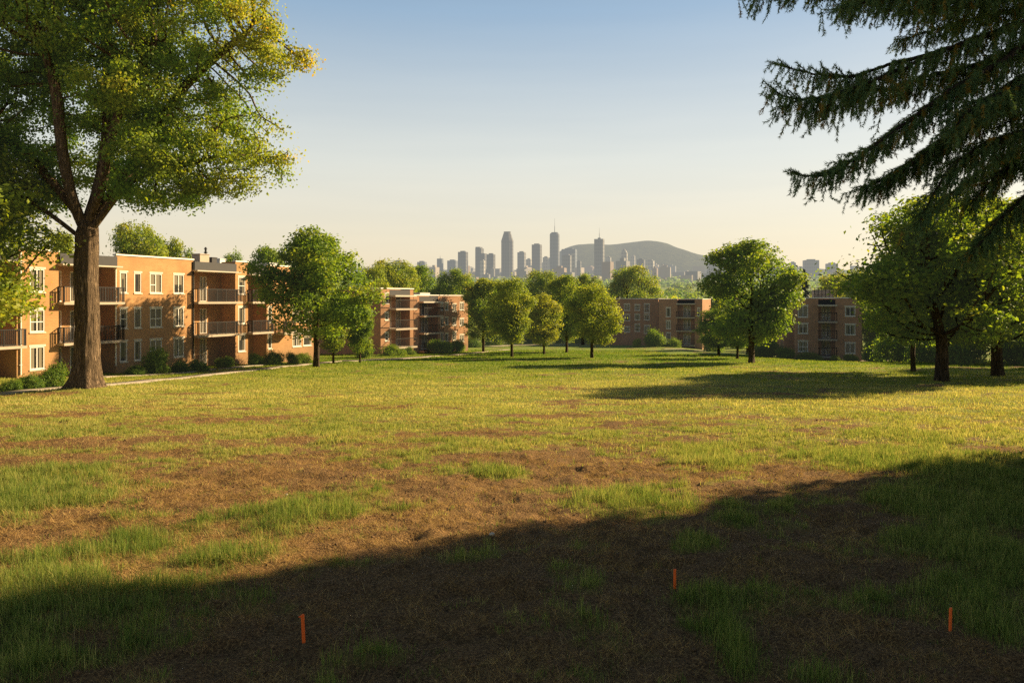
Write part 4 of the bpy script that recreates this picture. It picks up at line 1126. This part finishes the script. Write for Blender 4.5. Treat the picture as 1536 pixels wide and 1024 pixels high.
# the low city: small blocks spread over the rising ground
rng = np.random.default_rng(99); proto = []
for k in range(6):
    mb = MB(); prism(mb, 1, rng.uniform(.6,1), 0, 1)
    if k % 2: prism(mb, .4, .4, 1.003, 1.14)
    if k == 3: mb.box(-.5,.0,-.62,-.503,0,.7)
    m = mb.mesh('city_block'); m.materials.append(LOWM[k % 3]); proto.append(m)
for k in range(270):
    q = rng.uniform()
    px = rng.uniform(585,1095) if q < .8 else rng.uniform(1165,1300) if q < .95 else rng.uniform(540,600)
    d = rng.uniform(2300,4300); x = (px-768)/F*d
    w = rng.uniform(12,50)*d/3000; 
    zt = gz(x,d); h = 7 + 36*rng.uniform()**2.2 * (1.5 if rng.uniform() < .12 else 1)
    o = bpy.data.objects.new('city_block', proto[k % 6]); COL.objects.link(o)
    o.location = (x, d, zt-6); o.scale = (w, w, h+6); o.rotation_euler = (0,0,math.radians(rng.uniform(-38,-8)))
    tag(o, 'small hazy low city block among many below the towers', 'city block', 'low city blocks below the towers')
# trees among the blocks
n = 1500; d = rng.uniform(1500,4300,n); x = rng.uniform(-.5,.6,n)*d
per = 14; dirs = unit(rng.normal(0,1,(n,per,3))); dirs[:,:,2] = np.abs(dirs[:,:,2])
P = np.stack([x,d,g0(x,d)],1)[:,None] + dirs*np.array([14,14,9.])*rng.uniform(.7,1.3,(n,1,1))
me = leaf_cloud('city_greenery', P.reshape(-1,3), rng.uniform(5,10,n*per), (dirs+rng.normal(0,.4,dirs.shape)).reshape(-1,3), np.clip(.4+rng.normal(0,.15,n*per),0,1), rng, wid=.9)
o = link('city_greenery', me, LM_DARK); tag(o, 'hazy tree cover between the low city blocks', 'woods', None, 'stuff')

# ------------------------------------------------------------------ foreground spruce at the right
SB = bark_mat('spruce_bark', (.018,.014,.010), (.075,.055,.038), 2.)
t = NT('spruce_needle'); tint = t.attr('tint')
c = t.ramp(tint, [(0,(.045,.095,.045)),(.55,(.115,.205,.080)),(1,(.26,.18,.03))])
NEED = t.done(t.n('ShaderNodeMixShader', {0:.42, 1:t.pbsdf(c,.6,.2), 2:t.n('ShaderNodeBsdfTranslucent', {'Color':t.mix(1.,c,(1.6,1.3,.5),'MULTIPLY')}).outputs[0]}).outputs[0])
rng = np.random.default_rng(5)
def L3(pts): return np.array([at(*p) for p in pts])
TRX, TRY = 9.9, 12.0
limbs = [  # photo column, row, depth
 [(1730,-170,12),(1600,-110,11.7),(1450,-62,11.4),(1300,-38,11.2),(1200,-20,11.1),(1112,-4,11)],
 [(1730,-90,12),(1620,-60,11.4),(1500,-25,10.9),(1390,-8,10.5),(1290,2,10.2),(1230,16,10.1)],
 [(1730,-40,12),(1620,5,11.6),(1536,33,11.3),(1487,49,11.1),(1416,74,10.9),(1328,96,10.7),(1258,117,10.5),(1200,112,10.4),(1150,100,10.4)],
 [(1416,74,10.9),(1350,105,10.6),(1290,128,10.3),(1220,148,10.1),(1172,150,10),(1134,138,10)],
 [(1730,10,12),(1610,30,11.4),(1536,63,11),(1508,88,10.8),(1416,137,10.5),(1346,186,10.2),(1276,236,10),(1216,266,9.9),(1163,262,9.9)],
 [(1730,60,12),(1600,80,11.6),(1510,125,11.4),(1423,200,11.2),(1346,248,11.1),(1293,279,11)],
 [(1730,80,12),(1620,95,11),(1536,128,10.4),(1466,150,10),(1430,172,9.8),(1402,194,9.7)],
 [(1730,140,12),(1620,165,11.3),(1536,197,10.9),(1470,215,10.6),(1420,245,10.4),(1385,285,10.2),(1352,335,10.1)],
 [(1730,200,12),(1620,250,11.8),(1536,290,11.6),(1480,335,11.5),(1430,385,11.4)],
 [(1730,130,12),(1640,150,13),(1536,215,13.6),(1450,260,14),(1390,300,14.2)],
 [(1730,-10,12),(1640,0,13),(1540,10,13.5),(1420,35,14),(1330,60,14.3)]]
for l in limbs:          # keep the tips clear of the left limit of the boughs
    for k in range(2, len(l)): l[k] = (l[k][0] + 26*(k/(len(l)-1))**2, *l[k][1:])
shoots = []   # start, direction, length, width factor
twig_V = []; 
spr = empty('spruce_tree', (TRX, TRY, gz(TRX, TRY)))
tag(spr, 'dark spruce whose long drooping boughs hang into the upper right of the view', 'spruce')
O = np.array(spr.location)
extra = []
for l in [limbs[q] for q in (0, 1, 2, 4, 6, 7)]:
    for dx, dy, dd, keep in ((52, 22, 1.1, .86),):
        q = [(p[0]+dx*(1 if k else 0)+rng.uniform(-8,8)*(k > 0), p[1]+dy*min(k,2)/2+rng.uniform(-7,7), p[2]+dd*min(k,3)/3) for k, p in enumerate(l)]
        extra.append(q[:max(4, int(len(q)*keep+.5))])
n_main = len(limbs); limbs = limbs + extra
def resample(P, step):
    L = np.concatenate([[0], np.cumsum(np.linalg.norm(np.diff(P,axis=0),axis=1))]); u = np.arange(0, L[-1], step)
    Q = np.stack([np.interp(u,L,P[:,k]) for k in range(3)],1)
    for _ in range(6): Q[1:-1] = .5*Q[1:-1]+.25*(Q[:-2]+Q[2:])
    return Q, u/L[-1], L[-1]
tv = []; tf = []
def tube(P, r0, r1, k=5):
    T = unit(np.gradient(P,axis=0)); U = unit(np.cross(T, np.array([.3,.2,1.]))); W = np.cross(T,U); m = len(P)
    r = np.linspace(r0, r1, m); th = np.arange(k)/k*2*math.pi
    ring = P[:,None]+(np.cos(th)[None,:,None]*U[:,None]+np.sin(th)[None,:,None]*W[:,None])*r[:,None,None]
    n0 = sum(len(q) for q in tv); tv.append(ring.reshape(-1,3))
    i = np.arange(m-1)[:,None]*k; j = np.arange(k)[None]; a = n0+i+j; b = n0+i+(j+1)%k
    tf.append(np.stack([a,b,b+k,a+k],-1).reshape(-1,4))
def shoot(p, v, L, droop, width=1.):
    m = max(3, int(L/.05)); v = v/np.linalg.norm(v); P = [p]
    for k in range(m):
        v = v + np.array([0,0,-droop*L/m]) + rng.normal(0,.06,3); v = v/np.linalg.norm(v); P.append(P[-1]+v*L/m)
    P = np.array(P); shoots.append((P, width)); return P
for li, l in enumerate(limbs):
    P = L3(l); P = np.concatenate([[np.array([TRX,TRY,P[0][2]+.25])], P[1:]]) if l[0][0] > 1700 else P
    Q, s_, Ln = resample(P, .07)
    Q[1:-1] += rng.normal(0,.006,(len(Q)-2,3))
    inner = li in (5, 8, 9, 10)
    tube(Q, .075 if l[0][0] > 1700 else .03, .008, 7)
    T = unit(np.gradient(Q,axis=0))
    for i in range(len(Q)):
        f = s_[i]
        if f < .2: continue
        for sd in (-1, 1):
            if rng.uniform() < (.78 if f > .5 else .42):
                side = unit(np.cross(T[i], np.array([0,0,1.])))*sd
                fw = .55 + .6*f
                v = side*rng.uniform(.5,1.) + T[i]*fw + np.array([0,0,.12 + .15*(f > .85)])
                Lb = (1.0 - .72*f)*rng.uniform(.5,1.1)*.95
                B = shoot(Q[i], v, max(.14,Lb), 1.0 if f < .85 else .1)
                tube(B, .007, .003, 3)
                # hanging twigs from the side branch
                for q in range(1, len(B)):
                    if rng.uniform() < (.70 if f > .5 else .32):
                        hv = np.array([0,0,-1.]) + rng.normal(0,.22,3) + .35*T[i]
                        H_ = shoot(B[q], hv, rng.uniform(.12,.52)*(1.15-.55*f), .5, .85)
                        if rng.uniform() < .5 and len(H_) > 4:
                            shoot(H_[len(H_)//2], hv+rng.normal(0,.5,3), rng.uniform(.06,.16), .5, .8)
        if rng.uniform() < (.7 if f > .45 else .4):
            hv = np.array([0,0,-1.]) + rng.normal(0,.2,3) + .4*T[i]
            H_ = shoot(Q[i], hv, rng.uniform(.25,.85)*(1.1-.65*f), .3, .85); tube(H_, .005, .002, 3)
            for q in range(2, len(H_), 2):
                if rng.uniform() < .6: shoot(H_[q], hv*.7+rng.normal(0,.6,3), rng.uniform(.06,.18), .6, .8)
    shoot(Q[-1], T[-1]+np.array([0,0,.1]), .18, -.2, 1.1)
print('spruce shoots', len(shoots))
nP = []; nD = []; nW = []; nT = []
for P, wf in shoots:
    L = np.linalg.norm(P[-1]-P[0]); m = int(max(18, L*250))
    u = rng.uniform(0,1,m)*(len(P)-1.001); i = u.astype(int); fr = (u-i)[:,None]
    b = P[i]*(1-fr)+P[i+1]*fr; tdir = unit(P[i+1]-P[i])
    rd = unit(np.cross(tdir, rng.normal(0,1,(m,3)))); nP.append(b); nD.append(rd*.8+tdir*.75); nW.append(np.full(m, wf)); nT.append(np.full(m, rng.normal(0,.10) + (.5 if rng.uniform() < .10 else 0)))  # some shoots tinted golden to imitate sunlit twigs
nP = np.concatenate(nP); nD = unit(np.concatenate(nD)); nW = np.concatenate(nW); nT = np.concatenate(nT)
m = len(nP); print('needles', m)
ln = .050*nW*rng.uniform(.7,1.3,m); sdv = unit(np.cross(nD, rng.normal(0,1,(m,3))))*.0050
tip = nP + nD*ln[:,None]
V = np.stack([nP-sdv, nP+sdv, tip],1).reshape(-1,3) - O
me = np_mesh('needles', V, [np.arange(3*m).reshape(-1,3)], {'tint': np.repeat(np.clip(.42+nT+rng.normal(0,.12,m),0,1),3)})
link('needles', me, NEED, spr)
link('boughs', np_mesh('boughs', np.concatenate(tv)-O, [np.concatenate(tf)], smooth_shade=True), SB, spr)
mb = MB(); mb.rings([[(r*math.cos(j*.5236), r*math.sin(j*.5236), z) for j in range(12)] for r, z in ((.62,-.3),(.45,.3),(.38,1.5),(.34,6),(.22,12),(.05,19))])
mb.build('trunk', SB, spr)
up = conifer(64, h=22, w=9.0, n=60000, z0=11.5, leaf=.22)[1]
for v in up.materials: pass
link('crown', up, LM_CON, spr)
# the neighbouring spruces further right, whose shadow lies over the foreground
for k, (x, y, h_, w_, lab) in enumerate([(17.2,18.2,15,6.2,'spruce standing nearest right of the boughs, outside the view'),(22.7,20.6,18,7.6,'tall spruce second right of the boughs'),(29.9,23.3,20,8.2,'tall spruce third right of the boughs'),
        (36.9,26.2,22,9,'spruce farthest right in the row'),(27.3,14.8,18,8.5,'spruce behind the row on the right'),(35.3,18.3,20,9.5,'tall spruce at the back of the right row'),(16,10.5,14,8.,'spruce beside the camera on the right'),(23,11,16,9,'spruce at the near end of the right grove')]):
    put_tree('spruce_tree', CON2[0], CON2[1], x, y, k*1.1, w_*1.06/5., h_*1.27/10., SB, LM_CON, lab, 'spruce')
for k, (x, y, h_, w_, lab) in enumerate([(30,16.6,18,10,'broad leaved tree between the spruces outside the right of the view'),(41,21.6,21,11,'tall broad leaved tree behind the right spruces'),(22,12.8,12,8,'lower broad leaved tree beside the nearest right spruces'),(52,66,13,11,'broad tree beyond the right edge of the lawn'),(60,80,14,12,'second broad tree beyond the right edge of the lawn'),(66,98,14,13,'third broad tree beyond the right edge of the lawn'),(47,58,12,10,'nearest broad tree beyond the right edge of the lawn'),(62,112,14,12,'broad tree far behind the trunk at the right edge'),(71,124,14,13,'farthest broad tree behind the right edge of the lawn')]):
    put_tree('grove_tree', V_ROUND[k%3][0], V_ROUND[k%3][1], x, y, k*2., w_/7.5, h_*(1.27 if k < 3 else 1.)/10., BARKD, LM_DARK, lab, 'tree')

# ------------------------------------------------------------------ light, sky, camera
SKYK = 4.75
SKYT = [(0,(.74,.60,.41)),(.08,(.69,.61,.455)),(.17,(.60,.60,.53)),(.34,(.25,.36,.475)),(.52,(.06,.10,.18)),(1.,(.02,.035,.07))]
W = bpy.data.worlds.new('World'); sc.world = W; W.use_nodes = True
nt = W.node_tree; nt.nodes.clear()
sky = nt.nodes.new('ShaderNodeTexSky'); sky.sky_type = 'NISHITA'; sky.sun_disc = False
sky.sun_elevation = SUN_EL; sky.sun_rotation = SUN_AZ; sky.altitude = 100; sky.air_density = 1.0; sky.dust_density = 2.2; sky.ozone_density = 1.2
bg = nt.nodes.new('ShaderNodeBackground'); wo = nt.nodes.new('ShaderNodeOutputWorld')
tc = nt.nodes.new('ShaderNodeTexCoord'); sx = nt.nodes.new('ShaderNodeSeparateXYZ'); nt.links.new(tc.outputs['Generated'], sx.inputs[0])
rp = nt.nodes.new('ShaderNodeValToRGB'); nt.links.new(sx.outputs[2], rp.inputs[0])
el = rp.color_ramp.elements
while len(el) < len(SKYT): el.new(.5)
for e_, (p_, c_) in zip(el, SKYT): e_.position = p_; e_.color = (*c_, 1)
sc_ = nt.nodes.new('ShaderNodeMix'); sc_.data_type = 'RGBA'; sc_.blend_type = 'MULTIPLY'; sc_.inputs[0].default_value = 1
cn = nt.nodes.new('ShaderNodeTexNoise'); cm = nt.nodes.new('ShaderNodeMapping'); cm.inputs['Scale'].default_value = (2.2, 2.2, 26.)
nt.links.new(tc.outputs['Generated'], cm.inputs[0]); nt.links.new(cm.outputs[0], cn.inputs['Vector']); cn.inputs['Scale'].default_value = 1.6; cn.inputs['Detail'].default_value = 5
cr = nt.nodes.new('ShaderNodeValToRGB'); nt.links.new(cn.outputs[0], cr.inputs[0]); cr.color_ramp.elements[0].position = .4; cr.color_ramp.elements[0].color = (.985,.987,.99,1); cr.color_ramp.elements[1].position = .7; cr.color_ramp.elements[1].color = (1.025,1.018,1.01,1)
cx_ = nt.nodes.new('ShaderNodeMix'); cx_.data_type = 'RGBA'; cx_.blend_type = 'MULTIPLY'; cx_.inputs[0].default_value = 1
nt.links.new(rp.outputs[0], cx_.inputs[6]); nt.links.new(cr.outputs[0], cx_.inputs[7]); nt.links.new(cx_.outputs[2], sc_.inputs[6]); sc_.inputs[7].default_value = (SKYK, SKYK, SKYK, 1)
mx = nt.nodes.new('ShaderNodeMix'); mx.data_type = 'RGBA'; mx.inputs[0].default_value = .88
nt.links.new(sky.outputs[0], mx.inputs[6]); nt.links.new(sc_.outputs[2], mx.inputs[7])
nt.links.new(mx.outputs[2], bg.inputs[0]); bg.inputs[1].default_value = .10
nt.links.new(bg.outputs[0], wo.inputs[0])
sl = bpy.data.lights.new('sun', 'SUN'); sl.energy = 5.0; sl.angle = math.radians(.9); sl.color = (1.0,.765,.45)
so = bpy.data.objects.new('sun', sl); COL.objects.link(so)
sd = Vector((math.sin(SUN_AZ)*math.cos(SUN_EL), math.cos(SUN_AZ)*math.cos(SUN_EL), math.sin(SUN_EL)))
so.rotation_euler = sd.to_track_quat('Z', 'Y').to_euler(); so.location = (60, 30, 40)
cam = bpy.data.cameras.new('camera'); co = bpy.data.objects.new('camera', cam); COL.objects.link(co)
co.location = (0,0,EYE); co.rotation_euler = (math.pi/2,0,0)
cam.sensor_width = 36; cam.lens = F/1536*36; cam.shift_y = -(512-HZ)/1536; cam.clip_start = .1; cam.clip_end = 30000
sc.camera = co
sc.view_settings.view_transform = 'Standard'; sc.view_settings.look = 'None'; sc.view_settings.exposure = 0
sc.cycles.use_denoising = False; sc.cycles.film_exposure = 2.6
sc.cycles.max_bounces = 6; sc.cycles.transparent_max_bounces = 4; sc.cycles.diffuse_bounces = 3
